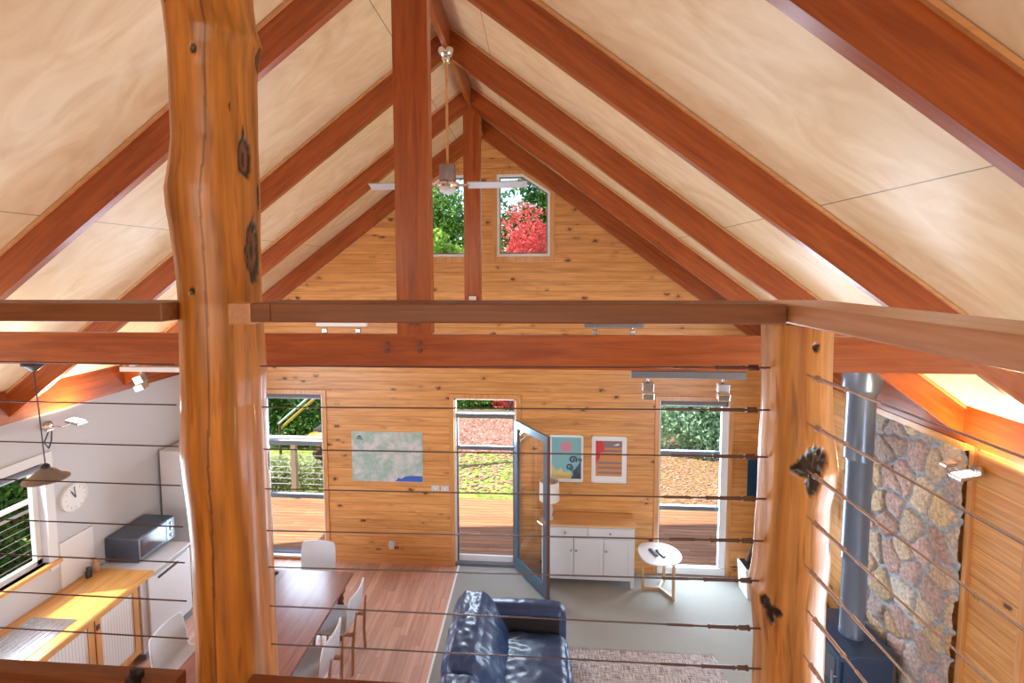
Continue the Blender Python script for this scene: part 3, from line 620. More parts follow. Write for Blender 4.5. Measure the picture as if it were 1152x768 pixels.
for i in range(8):
    o = thing('railing_wire', 'dark steel railing wire left of the tall log, %s' % ords[i], 'wire', (-1.08, 1.34, Zl[i]), 'railing wires left of the tall log')
    MB().tube((-2.9, 1.34, Zl[i]+.008), (-1.05, 1.34, Zl[i]), .0021, n_=8).build('strand', M['wire'], o, smooth=True)
    o = thing('railing_wire', 'dark steel railing wire between the two logs, %s' % ords[i], 'wire', (.59, 1.34, Zr[i]), 'railing wires between the two logs')
    a = Vector((-.79, 1.34, Zl[i]-.002)); b_ = Vector((.600, 1.34, Zr[i]))
    MB().tube(a, b_+(a-b_)*.16, .0021, n_=8).build('strand', M['wire'], o, smooth=True)
    fitting(o, b_, a-b_, .085 if i % 2 else .07)
SZ = [3.986, 3.863, 3.741, 3.620, 3.494, 3.368, 3.245]
SX = [.677, .682, .684, .689, .686, .700, .695]
ords7 = ['topmost', 'second from the top', 'third from the top', 'middle', 'third from the bottom', 'second from the bottom', 'lowest']
for i in range(7):
    yl = 1.262
    o = thing('railing_wire', 'steel railing wire on the side balustrade right of the short log, %s' % ords7[i], 'wire', (SX[i], yl, SZ[i]), 'side railing wires right of the short log')
    a = Vector((SX[i], yl, SZ[i])); b_ = Vector((SX[i]+.004, -1.2, SZ[i]+.006))
    MB().tube(a+(b_-a)*.1, b_, .0024, n_=8).build('strand', M['steel'], o, smooth=True)
    fitting(o, a, b_-a, .08, M['fit_side'])

# ------------------------------------------------------------------ ceiling fan
f = thing('ceiling_fan', 'ceiling fan with long downrod and pale blades under the ridge', 'fan', (X0, 4.1, 6.04))
MB().lathe((X0, 4.1, 6.04), [(.02, 0), (.068, -.002), (.072, -.03), (.06, -.055), (.04, -.07), (.038, -.09), (.028, -.105), (.004, -.107)]).build('ceiling_canopy', M['chrome'], f, smooth=True)
MB().tube((X0, 4.1, 5.94), (X0, 4.1, 5.12), .011).build('downrod', M['strip'], f, smooth=True)
MB().lathe((X0, 4.1, 0), [(.02, 5.125), (.066, 5.12), (.071, 5.0), (.066, 4.985), (.02, 4.98)]).build('motor', M['fanmotor'], f, smooth=True)
MB().lathe((X0, 4.1, 0), [(.05, 4.985), (.09, 4.975), (.10, 4.955), (.094, 4.935), (.06, 4.925)]).build('hub', M['chrome'], f, smooth=True)
MB().lathe((X0, 4.1, 0), [(.07, 4.928), (.068, 4.91), (.05, 4.893), (.02, 4.885), (.002, 4.884)]).build('light_dome', M['shell'], f, smooth=True)
for k in range(2):
    a = PI*k; d = Vector((math.cos(a), math.sin(a), 0)); s_ = Vector((-d.y, d.x, 0)); c = Vector((X0, 4.1, 4.955))
    MB().obox(c+d*.14, d, s_, (0, 0, 1), .045, .022, .006).build('blade_arm', M['steel'], f)
    MB().obox(c+d*.41, d, (s_+Vector((0, 0, -.32 if k == 0 else .32))), (s_*(.32 if k == 0 else -.32)+Vector((0, 0, 1))), .245, .055, .005).build('blade', flat('grey fan blade', (.42, .40, .42), .4) if k == 0 else bpy.data.materials['grey fan blade'], f, bevel=.004)

# ------------------------------------------------------------------ track lights
def track(x0, x1, y, ztop, zbar, hb, spots, hs, lab, mt='frame_white', yawed=0, zb=3.69):
    t = thing('track_light', lab, 'track light', ((x0+x1)/2, y, zb), 'track lights under the tie beams')
    box(x0, x1, y-.018, y+.018, zbar-hb, zbar).build('track_bar', M[mt], t, bevel=.003)
    MB().box(x0+.06, x0+.10, y-.012, y+.012, zbar, zb).box(x1-.10, x1-.06, y-.012, y+.012, zbar, zb).build('mounting_block', M[mt], t)
    for xs in spots:
        z = zbar-hb
        h = MB().tube((xs, y, z), (xs, y, z-.02), .008)
        h.obox((xs, y-.004, z-.02-hs*.3), (1, 0, yawed), (0, 1, .2), (-yawed, -.2, 1), hs*.30, .02, hs*.26)
        hd = h.build('spot_head', M['steel'], t, bevel=.003)
        MB().obox((xs+yawed*.03, y-.012, z-.02-hs*.78), (1, 0, yawed), (0, 1, .2), (-yawed, -.2, 1), hs*.32, .023, hs*.20).build('spot_lens', M['chrome'], hd, bevel=.004)
track(-2.52, -1.93, 5.44, 3.69, 3.668, .04, [-2.42, -2.03], .085, 'white track light with two spots seen under the handrail at left')
track(.51, 1.14, 5.44, 3.69, 3.668, .04, [.62, 1.03], .085, 'grey track light with two spots seen under the handrail at right', 'alu')
track(-2.56, -1.9, 2.83, 3.69, 3.672, .03, [-2.44], .095, 'white track light with a tilted spot beside the tall log', yawed=.35)
track(.53, 1.16, 2.83, 3.69, 3.682, .042, [.625, 1.04], .10, 'grey track light with two square glass spots near the short log', 'alu')

# ------------------------------------------------------------------ pendant and wall flood lights
p = thing('pendant_lamp', 'flared taupe pendant lamp on a long cord over the kitchen', 'pendant lamp', (-3.12, 2.83, 3.69))
MB().lathe((-3.125, 2.81, 3.69), [(.06, 0), (.06, -.012), (.018, -.05), (.004, -.052)]).build('ceiling_cap', M['black'], p, smooth=True)
MB().path([(-3.125, 2.81, 3.65), (-3.12, 2.82, 3.35), (-3.116, 2.83, 3.04)], .0035).build('cord', M['black'], p)
MB().lathe((-3.116, 2.83, 0), [(.012, 3.04), (.022, 3.03), (.024, 3.015)]).build('lamp_holder', M['black'], p, smooth=True)
MB().lathe((-3.116, 2.83, 0), [(.018, 3.018), (.045, 3.002), (.08, 2.966), (.118, 2.946), (.120, 2.940), (.08, 2.957), (.045, 2.99), (.015, 3.0)], 40).build('lamp_shade', M['brown_pend'], p, smooth=True)
UP = 10
def flood(x, y, z, sx, lab, litk=0):
    t = thing('wall_light', lab, 'wall light', (x, y, z), 'twin head wall flood lights')
    MB().lathe((x, y, z), [(.05, 0), (.05, sx*.02), (.03, sx*.035)], 20, 'X').build('wall_base', M['steel'], t, smooth=True)
    for k, dy in ((0, -.12), (1, .12)):
        on = k == litk; c = Vector((x+sx*(.20 if on else .13), y+dy, z+.01)); MB().path([(x+sx*.02, y, z), (x+sx*.08, y+dy*.6, z-.03), c], .007).build('arm', M['steel'], t, smooth=True)
        hx, hy = (.075, .055) if on else (.045, .035)
        h = MB().obox(c, (1, 0, -.2*sx), (0, 1, 0), (.2*sx, 0, 1), hx, hy, .014).build('lamp_head', M['steel'], t, bevel=.004)
        MB().obox(c+Vector((-.004*sx, 0, .0155)), (1, 0, -.2*sx), (0, 1, 0), (.2*sx, 0, 1), hx-.008, hy-.008, .002).build('lamp_face', M['lit' if on else 'frame_white'], h)
        if on: area('uplight', c+Vector((0, 0, .025)), (.35*sx, 0, 1), .12, .09, UP*2, (1, .74, .42))
    return t
flood(XL, 4.55, 2.70, 1, 'lit twin head wall light on the white wall behind the pendant', 1)
MB_ = MB().path([(XL+.16, 4.42, 2.70), (XL+.12, 4.40, 2.58), (XL+.1, 4.46, 2.50), (XL+.07, 4.52, 2.56), (XL+.05, 4.55, 2.68)], .006).build('light_cable', M['black'])
tag(MB_, 'looped thin black cable hanging from the left wall light', 'cable')
flood(XR-.03, 4.03, 2.67, -1, 'lit twin head wall light at the edge of the stone facing')
flood(XL, 1.35, 3.22-.52, 1, 'lit twin head wall light on the white wall nearer the loft, out at the left')
flood(XR, 1.35, 2.70, -1, 'lit twin head wall light on the right wall nearer the loft')
for yy_ in (-1.2,):  # extra lamps put in behind the camera to warm the ceiling
    flood(XL, yy_, 3.75-.3, 1, 'added unseen twin head wall light on the left wall over the loft')
    flood(XR, yy_, 2.70, -1, 'added unseen twin head wall light on the right wall behind the loft railing')

# ------------------------------------------------------------------ wall items
# clock
c = thing('wall_clock', 'round white wall clock beside the kitchen window', 'clock', (XL, 4.77, 1.855))
MB().lathe((XL, 4.77, 1.855), [(.15, 0), (.15, .03), (.135, .04), (.13, .03)], 40, 'X').build('clock_case', M['frame_white'], c, smooth=True)
MB().lathe((XL, 4.77, 1.855), [(.13, .028), (.13, .031)], 40, 'X').build('clock_face', M['paper'], c)
MB().obox((XL+.034, 4.745, 1.895), (1, 0, 0), (0, -.5, .85), (0, .85, .5), .001, .045, .006).build('hour_hand', M['black'], c)
MB().obox((XL+.035, 4.765, 1.91), (1, 0, 0), (0, -.1, 1), (0, 1, .1), .001, .06, .004).build('minute_hand', M['black'], c)
tk = MB()
for k in range(12):
    a = PI*k/6; tk.obox((XL+.032, 4.77+.11*math.sin(a), 1.855+.11*math.cos(a)), (1, 0, 0), (0, math.sin(a), math.cos(a)), (0, math.cos(a), -math.sin(a)), .0008, .009, .002)
tk.build('hour_marks', M['blind'], c)
tag(box(XL, XL+.022, 4.57, 4.955, .955, 1.44).build('splash_panel', M['white'], bevel=.003), 'flat white splash panel on the wall left of the microwave', 'panel')
# map poster
mt, n, l, b = nt('map print'); tc = n.new('ShaderNodeTexCoord'); nz = n.new('ShaderNodeTexNoise'); nz.inputs['Scale'].default_value = 7; nz.inputs['Detail'].default_value = 9; nz.inputs['Roughness'].default_value = .7
l.new(tc.outputs['Object'], nz.inputs['Vector']); rp = n.new('ShaderNodeValToRGB'); rp.color_ramp.elements[0].position = .42; rp.color_ramp.elements[1].position = .60
rp.color_ramp.elements[0].color = (.34, .52, .44, 1); rp.color_ramp.elements[1].color = (.66, .66, .68, 1); l.new(nz.outputs[0], rp.inputs[0])
vo = n.new('ShaderNodeTexVoronoi'); vo.feature = 'DISTANCE_TO_EDGE'; vo.inputs['Scale'].default_value = 9; l.new(tc.outputs['Object'], vo.inputs['Vector'])
l.new(mixc(n, l, math_node(n, l, 'MULTIPLY', math_node(n, l, 'LESS_THAN', vo.outputs['Distance'], .015), .35), rp.outputs[0], (.45, .25, .35)), b.inputs['Base Color']); b.inputs['Roughness'].default_value = .35
mp_ = thing('wall_map', 'large pale green map poster with a blue sea corner', 'map', (-2.157, YB, 1.22))
box(-2.676, -1.638, YB-.006, YB, 1.224, 1.957).build('map_sheet', mt, mp_)
MB().prism([(-2.06, 1.232), (-1.645, 1.232), (-1.645, 1.315), (-1.80, 1.318), (-1.90, 1.305), (-1.95, 1.27), (-2.01, 1.285), (-2.02, 1.25)], 'Y', YB-.0075, YB-.006).build('sea_area', flat('map sea blue', (.06, .14, .55), .35), mp_)
MB().prism([(-2.60, 1.865), (-2.52, 1.865), (-2.53, 1.885), (-2.56, 1.90), (-2.59, 1.885)], 'Y', YB-.0075, YB-.006).box(-2.61, -2.51, YB-.0075, YB-.006, 1.84, 1.855).build('map_emblem', flat('map emblem grey', (.12, .12, .16), .5), mp_)
# art prints
def framed(x0, x1, z0, z1, lab, border, name='art_print'):
    t = thing(name, lab, 'picture', ((x0+x1)/2, YB, z0), 'framed prints above the sideboard')
    f = .012
    MB().box(x0, x0+f, YB-.022, YB, z0, z1).box(x1-f, x1, YB-.022, YB, z0, z1).box(x0, x1, YB-.022, YB, z0, z0+f).box(x0, x1, YB-.022, YB, z1-f, z1).build('picture_frame', M['frame_white'], t)
    box(x0+f, x1-f, YB-.012, YB, z0+f, z1-f).build('mount', M['paper'], t); return t
def fl(name, col): return flat(name, col, .5)
P1 = framed(.16, .634, 1.30, 1.97, 'framed sea print with a pink sun and dark curling wave', .02)
ya, yb = YB-.014, YB-.012
box(.195, .605, ya, yb, 1.345, 1.935).build('print_ground', fl('print pale blue', (.22, .48, .52)), P1)
def disc(cx, cz, r, y0, y1, n_=28, sx=1): return MB().prism([(cx+sx*r*math.cos(2*PI*i/n_), cz+r*math.sin(2*PI*i/n_)) for i in range(n_)], 'Y', y0, y1)
disc(.395, 1.80, .078, ya-.001, ya).build('sun_disc', fl('print pink', (.62, .25, .33)), P1)
MB().prism([(.195, 1.345), (.50, 1.345), (.44, 1.45), (.37, 1.42), (.33, 1.50), (.26, 1.45), (.195, 1.56)], 'Y', ya-.001, ya).build('sand_shape', fl('print yellow', (.68, .52, .18)), P1)
wv = MB().prism([(.46, 1.345), (.605, 1.345), (.605, 1.62), (.57, 1.55), (.53, 1.50), (.50, 1.42)], 'Y', ya-.002, ya-.001)
def curl(cx, cz, r, turns=1.4, w_=.014, a0=0):
    pts = [(cx+r*(1-t*.75)*math.cos(a0+t*turns*2*PI), cz+r*(1-t*.75)*math.sin(a0+t*turns*2*PI)) for t in [i/26 for i in range(27)]]
    for a, b_ in zip(pts, pts[1:]):
        d = Vector((b_[0]-a[0], 0, b_[1]-a[1])); L_ = d.length; d.normalize()
        wv.obox(((a[0]+b_[0])/2, ya-.0015, (a[1]+b_[1])/2), d, (0, 1, 0), d.cross(Vector((0, 1, 0))), L_*.6, .0005, w_)
curl(.49, 1.62, .055, 1.3, .012, -.6); curl(.44, 1.51, .05, 1.3, .011, -1.2); curl(.52, 1.44, .04, 1.2, .009, -.8); curl(.585, 1.615, .025, 1.1, .008, -.5); curl(.565, 1.38, .03, 1.2, .008, 0)
wv.build('wave_shape', fl('print slate', (.07, .11, .16)), P1)
P2 = framed(.75, 1.228, 1.30, 1.963, 'framed striped beach print with a red umbrella shape, right of the sea print', .05)
box(.805, 1.165, ya, yb, 1.395, 1.895).build('print_ground', fl('print orange', (.62, .27, .10)), P2)
st = MB()
for z_ in (1.43, 1.50, 1.57, 1.74): st.box(.83, 1.165, ya-.001, ya, z_, z_+.028)
st.box(.90, 1.165, ya-.001, ya, 1.80, 1.895); st.build('stripes', fl('print mauve grey', (.25, .19, .20)), P2)
MB().prism([(.805, 1.895), (.89, 1.895), (.92, 1.82), (.925, 1.74), (.87, 1.73), (.86, 1.64), (.82, 1.60), (.805, 1.53)], 'Y', ya-.002, ya-.001).build('umbrella_shape', fl('print red', (.65, .04, .05)), P2)
MB().prism([(1.04, 1.835), (1.12, 1.865), (1.13, 1.845), (1.10, 1.83)], 'Y', ya-.002, ya-.001).build('cloud_shape', M['paper'], P2)
# switches and socket
for k, (x0, lab) in enumerate(((-1.517, 'square white light switch plate left of the pair'), (-1.382, 'square white light switch plate nearest the door'))):
    t = thing('light_switch', lab, 'switch', (x0+.057, YB, 1.11), 'switch plates by the back door')
    box(x0, x0+.115, YB-.012, YB, 1.11, 1.185).build('cover_plate', M['gloss_white'], t, bevel=.003)
    box(x0+.045, x0+.07, YB-.017, YB-.012, 1.135, 1.16).build('rocker', M['frame_white'], t)
t = thing('wall_sensor', 'small round white plug-in device low on the pine wall', 'plug', (-2.113, YB, .28))
MB().lathe((-2.113, YB-.05, .285), [(.045, 0), (.052, .02), (.055, .05)], 24, 'Y').build('sensor_body', M['gloss_white'], t, smooth=True)
box(-2.15, -2.075, YB-.03, YB, .22, .34).build('plug_plate', M['gloss_white'], t, bevel=.004)

# ------------------------------------------------------------------ sideboard
t = thing('sideboard', 'white three door sideboard with brown top under the prints', 'sideboard', (.67, 6.6, 0))
x0, x1, yf, yb_ = .06, 1.29, 6.43, 6.765
box(x0, x1, yf, yb_, .10, .845).build('carcass', M['gloss_white'], t, bevel=.004)
box(x0-.025, x1+.02, yf-.03, yb_+.002, .845, .872).build('top_board', M['sidewood'], t, bevel=.004)
for xx in (x0, x1-.05):
    for yy in (yf, yb_-.05): box(xx, xx+.05, yy, yy+.05, .004, .11).build('leg', M['gloss_white'], t)
dw = [(x0+.02, .525), (.54, .945 - .02), (.94, x1-.02)]
dd = [(x0+.03, .655), (.67, x1-.03)]
for a, b_ in dd:
    d_ = box(a, b_, yf-.014, yf, .70, .825).build('drawer', M['gloss_white'], t, bevel=.003)
    MB().lathe(((a+b_)/2, yf-.040, .765), [(.004, 0), (.013, .003), (.015, .010), (.007, .016), (.006, .026)], 16, 'Y').build('knob', M['steel'], d_, smooth=True)
for k, (a, b_) in enumerate([(x0+.03, .478), (.488, .875), (.885, x1-.03)]):
    mb = MB().box(a, b_, yf-.010, yf, .135, .68); q = .055
    mb.box(a, a+q, yf-.017, yf-.010, .135, .68).box(b_-q, b_, yf-.017, yf-.010, .135, .68).box(a+q, b_-q, yf-.017, yf-.010, .135, .135+q).box(a+q, b_-q, yf-.017, yf-.010, .68-q, .68)
    d_ = mb.build('door', M['gloss_white'], t)
    kx = b_-.028 if k == 0 else a+.028
    MB().lathe((kx, yf-.043, .52), [(.004, 0), (.012, .003), (.014, .010), (.007, .016), (.006, .026)], 16, 'Y').build('knob', M['steel'], d_, smooth=True)
# table lamp
t = thing('table_lamp', 'small table lamp with white drum shade on the sideboard', 'lamp', (.146, 6.57, .872))
MB().lathe((.16, 6.57, 0), [(.06, .872), (.062, .885), (.03, .90), (.045, .95), (.055, 1.0), (.04, 1.06), (.012, 1.10), (.012, 1.16)]).build('lamp_base', M['gloss_white'], t, smooth=True)
MB().lathe((.16, 6.57, 0), [(.138, 1.135), (.132, 1.40), (.130, 1.40), (.135, 1.135)], 40).build('lamp_shade', M['shade'], t, smooth=True)
# side table
t = thing('side_table', 'pebble shaped white side table on three oak legs by the window', 'side table', (1.60, 6.43, 0))
cx, cy = 1.60, 6.44
MB().prism([(cx+.275*math.cos(a)+.02*math.cos(2*a), cy+.285*math.sin(a)+.012*math.sin(3*a)) for a in [2*PI*i/48 for i in range(48)]], 'Z', .485, .503).build('table_top', M['gloss_white'], t, bevel=.003)
feet = [(1.40, 6.42), (1.745, 6.225), (1.725, 6.62)]
for fx, fy in feet: box(fx-.016, fx+.016, fy-.016, fy+.016, .004, .486).build('leg', M['oak'], t)
br = MB()
for fx, fy in feet:
    d = Vector((cx+.02-fx, cy-.015-fy, 0)); br.obox(((fx+cx+.02)/2, (fy+cy-.015)/2, .03), d, (-d.y, d.x, 0), (0, 0, 1), d.length/2, .014, .018)
br.build('stretcher', M['oak'], t)
for (rx, ry, an, lab, dk) in ((1.535, 6.44, 1.9, 'dark remote control on the side table, left of the two', 'black'), (1.625, 6.42, 2.0, 'dark blue remote control on the side table, right of the two', 'tv')):
    r = thing('remote_control', lab, 'remote', (rx, ry, .503), 'remotes on the side table')
    d = Vector((math.cos(an), math.sin(an), 0)); s_ = Vector((-d.y, d.x, 0))
    MB().obox((rx, ry, .513), d, s_, (0, 0, 1), .085, .022, .009).build('remote_body', M[dk], r, bevel=.004)
    kb = MB()
    for q in range(4):
        for w_ in (-1, 0, 1): kb.obox(Vector((rx, ry, .523))+d*(q*.03-.045)+s_*w_*.011, d, s_, (0, 0, 1), .006, .004, .001)
    kb.build('buttons', M['blind'], r)
# television across the corner
t = thing('television', 'flat dark television mounted across the back right corner', 'television', (3.05, 6.12, 1.2))
a = Vector((2.70, 6.42, 1.585)); b_ = Vector((3.385, 5.86, 1.585)); d = (b_-a).normalized(); nn = Vector((d.y, -d.x, 0)); c = (a+b_)/2
MB().obox(c, d, nn, (0, 0, 1), .44, .018, .27).build('tv_case', M['black'], t, bevel=.004)
MB().obox(c+nn*.0185, d, nn, (0, 0, 1), .43, .001, .258).build('screen', M['tv'], t)
MB().obox(c-nn*.10, d, nn, (0, 0, 1), .05, .085, .05).obox(c-nn*.2+Vector((.16, .08, 0)), nn+Vector((-.6, -.3, 0)), d, (0, 0, 1), .22, .02, .03).build('wall_arm', M['black'], t)
# white bin with kindling
t = thing('kindling_bin', 'white tapered bin of firewood in the back right corner', 'bin', (2.84, 6.42, 0))
MB().prism([(2.70, .004+0), (2.98, .004), (3.01, .40), (2.67, .40)], 'Y', 6.30, 6.58).build('bin_body', M['frame_white'], t, bevel=.012)
box(2.69, 2.99, 6.32, 6.56, .395, .406).build('bin_mouth', M['black'], t)
box(2.80, 2.86, 6.294, 6.30, .28, .31).build('hand_hole', M['black'], t)
for k, (dx_, dy_, ln) in enumerate(((.0, .0, .36), (.08, .06, .30), (-.07, .05, .24), (.10, -.04, .40))):
    tag(MB().tube((2.84+dx_, 6.44+dy_, .41), (2.84+dx_+.08, 6.44+dy_+.02, .41+ln), .032, .03, 9).build('firewood_stick', M['bark']), ['brown stick of firewood standing in the middle of the white bin', 'brown stick of firewood at the back of the white bin', 'shortest brown stick of firewood in the white bin', 'tallest brown stick of firewood in the white bin'][k], 'firewood', 'firewood in the white bin')
# wicker basket behind the short log
t = thing('wicker_basket', 'round brown wicker basket between the stove and the corner', 'basket', (3.08, 5.72, 0))
MB().lathe((3.08, 5.72, 0), [(.18, .005), (.22, .05), (.25, .35), (.26, .42), (.24, .42), (.22, .33), (.19, .08)], 36).build('basket_body', M['wicker'], t, smooth=True)
for k, (px_, py_, pz_) in enumerate(((3.0, 5.72, .472), (3.13, 5.72, .472), (3.07, 5.74, .562))):
    tag(MB().tube((px_-.02, py_-.24, pz_), (px_+.02, py_+.24, pz_), .050, .046, 10).build('firewood_log', M['bark']), ['firewood log across the wicker basket, lower left one', 'firewood log across the wicker basket, lower right one', 'firewood log lying on top of the other two over the wicker basket'][k], 'firewood', 'logs in the wicker basket')

# ------------------------------------------------------------------ wood stove
t = thing('wood_stove', 'blue black wood stove with a flue in front of the stone', 'stove', (3.08, 4.88, 0))
ya_, yb2 = 4.56, 5.24
box(2.87, 3.30, ya_+.03, yb2-.03, .13, .63).build('firebox', M['stove'], t, bevel=.006)
for yy in (ya_+.06, yb2-.12):
    for xx in (2.90, 3.22): box(xx, xx+.05, yy, yy+.06, .036, .14).build('leg', M['stove'], t)
MB().prism([(2.82, .625), (2.98, .668), (3.33, .668), (3.33, .645), (2.98, .640), (2.83, .608)], 'Y', ya_, yb2).build('top_plate', M['stove'], t, bevel=.002)
d_ = box(2.845, 2.87, ya_+.07, yb2-.07, .20, .59).build('door', M['stove'], t, bevel=.004)
box(2.840, 2.846, ya_+.13, yb2-.13, .27, .54).build('door_glass', M['stoveglass'], d_)
MB().tube((2.80, ya_+.10, .32), (2.80, ya_+.10, .45), .012).tube((2.80, ya_+.10, .385), (2.85, ya_+.10, .385), .008).build('door_handle', M['steel'], d_, smooth=True)
for k in range(5): pass
MB().tube((3.12, ya_-.012, .30), (3.12, ya_+.03, .30), .03, .03, 16).build('air_control', M['steel'], t)
fy = 4.87
MB().lathe((3.09, fy, 0), [(.105, .665), (.108, .69), (.104, .70), (.104, 1.42), (.109, 1.43), (.109, 1.45)], 40).build('lower_flue', M['flue'], t, smooth=True)
MB().lathe((3.08, fy, 0), [(.112, 1.45), (.112, 2.42), (.118, 2.43), (.118, 2.45)], 40).build('middle_flue', M['flue'], t, smooth=True)
MB().lathe((3.07, fy, 0), [(.122, 2.45), (.122, 3.07), (.150, 3.11), (.160, 3.13), (.160, 3.38)], 40).build('upper_flue', M['flue'], t, smooth=True)
tag(box(2.70, 3.42, 4.40, 5.40, .004, .036).build('hearth_slab', flat('dark slate hearth', (.10, .10, .11), .6, bump=.2), bevel=.004), 'dark hearth slab under the wood stove', 'hearth')

# ------------------------------------------------------------------ sofa
t = thing('sofa', 'dark navy leather sofa with wrinkled cushions', 'sofa', (-.25, 4.2, 0))
box(-.80, .28, 2.75, 5.24, .05, .24).build('base_frame', M['leather_dark'], t, bevel=.02)
for (y0, y1, sd) in ((4.03, 5.13, 1), (2.93, 4.02, 2)):
    o = soft(-.86, -.30, y0, y1, .16, .82, .14, 'backrest', M['leather'], t, wr=.013, sc=5, puff=.03, seed=sd, stretch=(1, 2.2, 1), res=44)
    for v in o.data.vertices:
        if v.co.x > -.82: v.co.x -= max(0, v.co.z-.40)*.50*min(1, (v.co.x+.82)/.5)
soft(-.62, .30, 5.06, 5.27, .10, .63, .085, 'armrest', M['leather'], t, wr=.006, sc=9, puff=.02, seed=5, stretch=(3.0, .6, .6))
soft(-.62, .30, 2.75, 2.96, .10, .63, .085, 'armrest', M['leather'], t, wr=.006, sc=9, puff=.02, seed=6, stretch=(3.0, .6, .6))
box(-.55, .24, 5.03, 5.07, .2, .55).build('arm_panel', M['leather_dark'], t, bevel=.01)
for (y0, y1, sd) in ((4.03, 5.03, 7), (2.98, 4.02, 8)): soft(-.38, .31, y0, y1, .20, .43, .09, 'seat_cushion', M['leather'], t, wr=.010, sc=4.5, puff=.035, seed=sd, stretch=(1, 2.0, 1), res=40)
for xx in (-.74, .20):
    for yy in (2.85, 5.1): MB().tube((xx, yy, .006), (xx, yy, .06), .02, .028).build('foot', M['black'], t)
rg_ = thing('rug', 'grey brown woven rug in front of the sofa', 'rug', (1.1, 4.3, .004))
box(.34, 1.96, 3.1, 5.30, .004, .016).build('rug_weave', M['rug'], rg_)
fr = MB()
for k in range(90): x = .345+k*.018; fr.obox((x, 5.315+random.uniform(-.004, .004), .009), (random.uniform(-.3, .3), 1, 0), (1, 0, 0), (0, 0, 1), .018, .003, .002)
fr.build('fringe', M['rug'], rg_)

# ------------------------------------------------------------------ dining table and chairs
t = thing('dining_table', 'dark reddish timber dining table with turned legs', 'table', (-2.655, 4.4, 0))
box(-3.17, -2.14, 3.45, 5.385, .722, .75).build('table_top', M['tablewood'], t, bevel=.006)
MB().box(-3.08, -2.23, 3.54, 3.565, .62, .722).box(-3.08, -2.23, 5.27, 5.295, .62, .722).box(-3.08, -3.055, 3.54, 5.295, .62, .722).box(-2.255, -2.23, 3.54, 5.295, .62, .722).build('apron', M['tablewood'], t)
for xx in (-3.05, -2.26):
    for yy in (3.57, 5.265):
        MB().lathe((xx, yy, 0), [(.022, .002), (.03, .03), (.02, .06), (.028, .12), (.040, .30), (.045, .42), (.03, .47), (.045, .50), (.03, .53), (.045, .56)], 18).box(xx-.045, xx+.045, yy-.045, yy+.045, .56, .722).build('leg', M['darkturn'], t, smooth=True)
def make_chair(name, label):
    t = thing(name, label, 'chair', (0, 0, 0), 'white shell chairs round the dining table')
    prof = [(-.22, .455), (-.20, .462), (-.10, .455), (.05, .445), (.15, .447), (.19, .465), (.215, .50), (.232, .58), (.245, .68), (.258, .77), (.266, .82), (.268, .838)]
    vs, fs = [], []; nu = 17
    for k, (y, z) in enumerate(prof):
        v_ = k/(len(prof)-1); hw = .228 if 1 < k < 9 else (.222 if k in (1, 9) else (.212 if k == 10 else .185))
        for i in range(nu):
            u_ = -1+2*i/(nu-1); lift = .018*u_*u_*(1 if k < 5 else 0); cv = -.030*u_*u_*(1 if k > 6 else .3)
            vs.append((u_*hw, y+cv, z+lift))
    for k in range(len(prof)-1):
        for i in range(nu-1): fs.append((k*nu+i, k*nu+i+1, (k+1)*nu+i+1, (k+1)*nu+i))
    mb = MB(); mb.v = vs; mb.f = fs; o = mb.build('shell', M['shell'], t, smooth=True)
    sm = o.modifiers.new('thick', 'SOLIDIFY'); sm.thickness = .020; sm.offset = 0
    sb = o.modifiers.new('sub', 'SUBSURF'); sb.levels = 1; sb.render_levels = 1
    for sx in (-1, 1):
        MB().path([(sx*.19, .245, .004), (sx*.17, .245, .25), (sx*.155, .262, .46)], .017, 10).tube((sx*.155, .262, .46), (sx*.14, .285, .66), .015, .010, 10).build('leg', M['legwood'], t, smooth=True)
        MB().tube((sx*.20, -.20, .004), (sx*.17, -.16, .445), .012, .019, 10).build('leg', M['legwood'], t, smooth=True)
    MB().obox((0, .05, .425), (1, 0, 0), (0, 1, 0), (0, 0, 1), .165, .02, .014).obox((-.165, .05, .425), (1, 0, 0), (0, 1, 0), (0, 0, 1), .014, .20, .014).obox((.165, .05, .425), (1, 0, 0), (0, 1, 0), (0, 0, 1), .014, .20, .014).build('seat_frame', M['legwood'], t)
    return t
ch = make_chair('dining_chair', 'white shell chair at the far end of the dining table')
ch.location = (-2.765, 5.60, 0)
for (x, y, rz, lab) in ((-2.19, 4.98, -PI/2, 'white shell chair on the right of the table, farther one'), (-2.19, 4.34, -PI/2, 'white shell chair on the right of the table, nearer one'), (-3.36, 4.30, PI/2, 'white shell chair on the left of the table nearest the kitchen')):
    c = copy_tree(ch); c.location = (x, y, 0); c.rotation_euler = (0, 0, rz); c['label'] = lab
sn = thing('ornament', 'tiny dark object near the far edge of the dining table', 'ornament', (-3.06, 5.3, .75))
MB().lathe((-3.04, 5.30, .75), [(.03, 0), (.034, .01), (.02, .022)], 16).build('ornament_body', M['black'], sn, smooth=True)

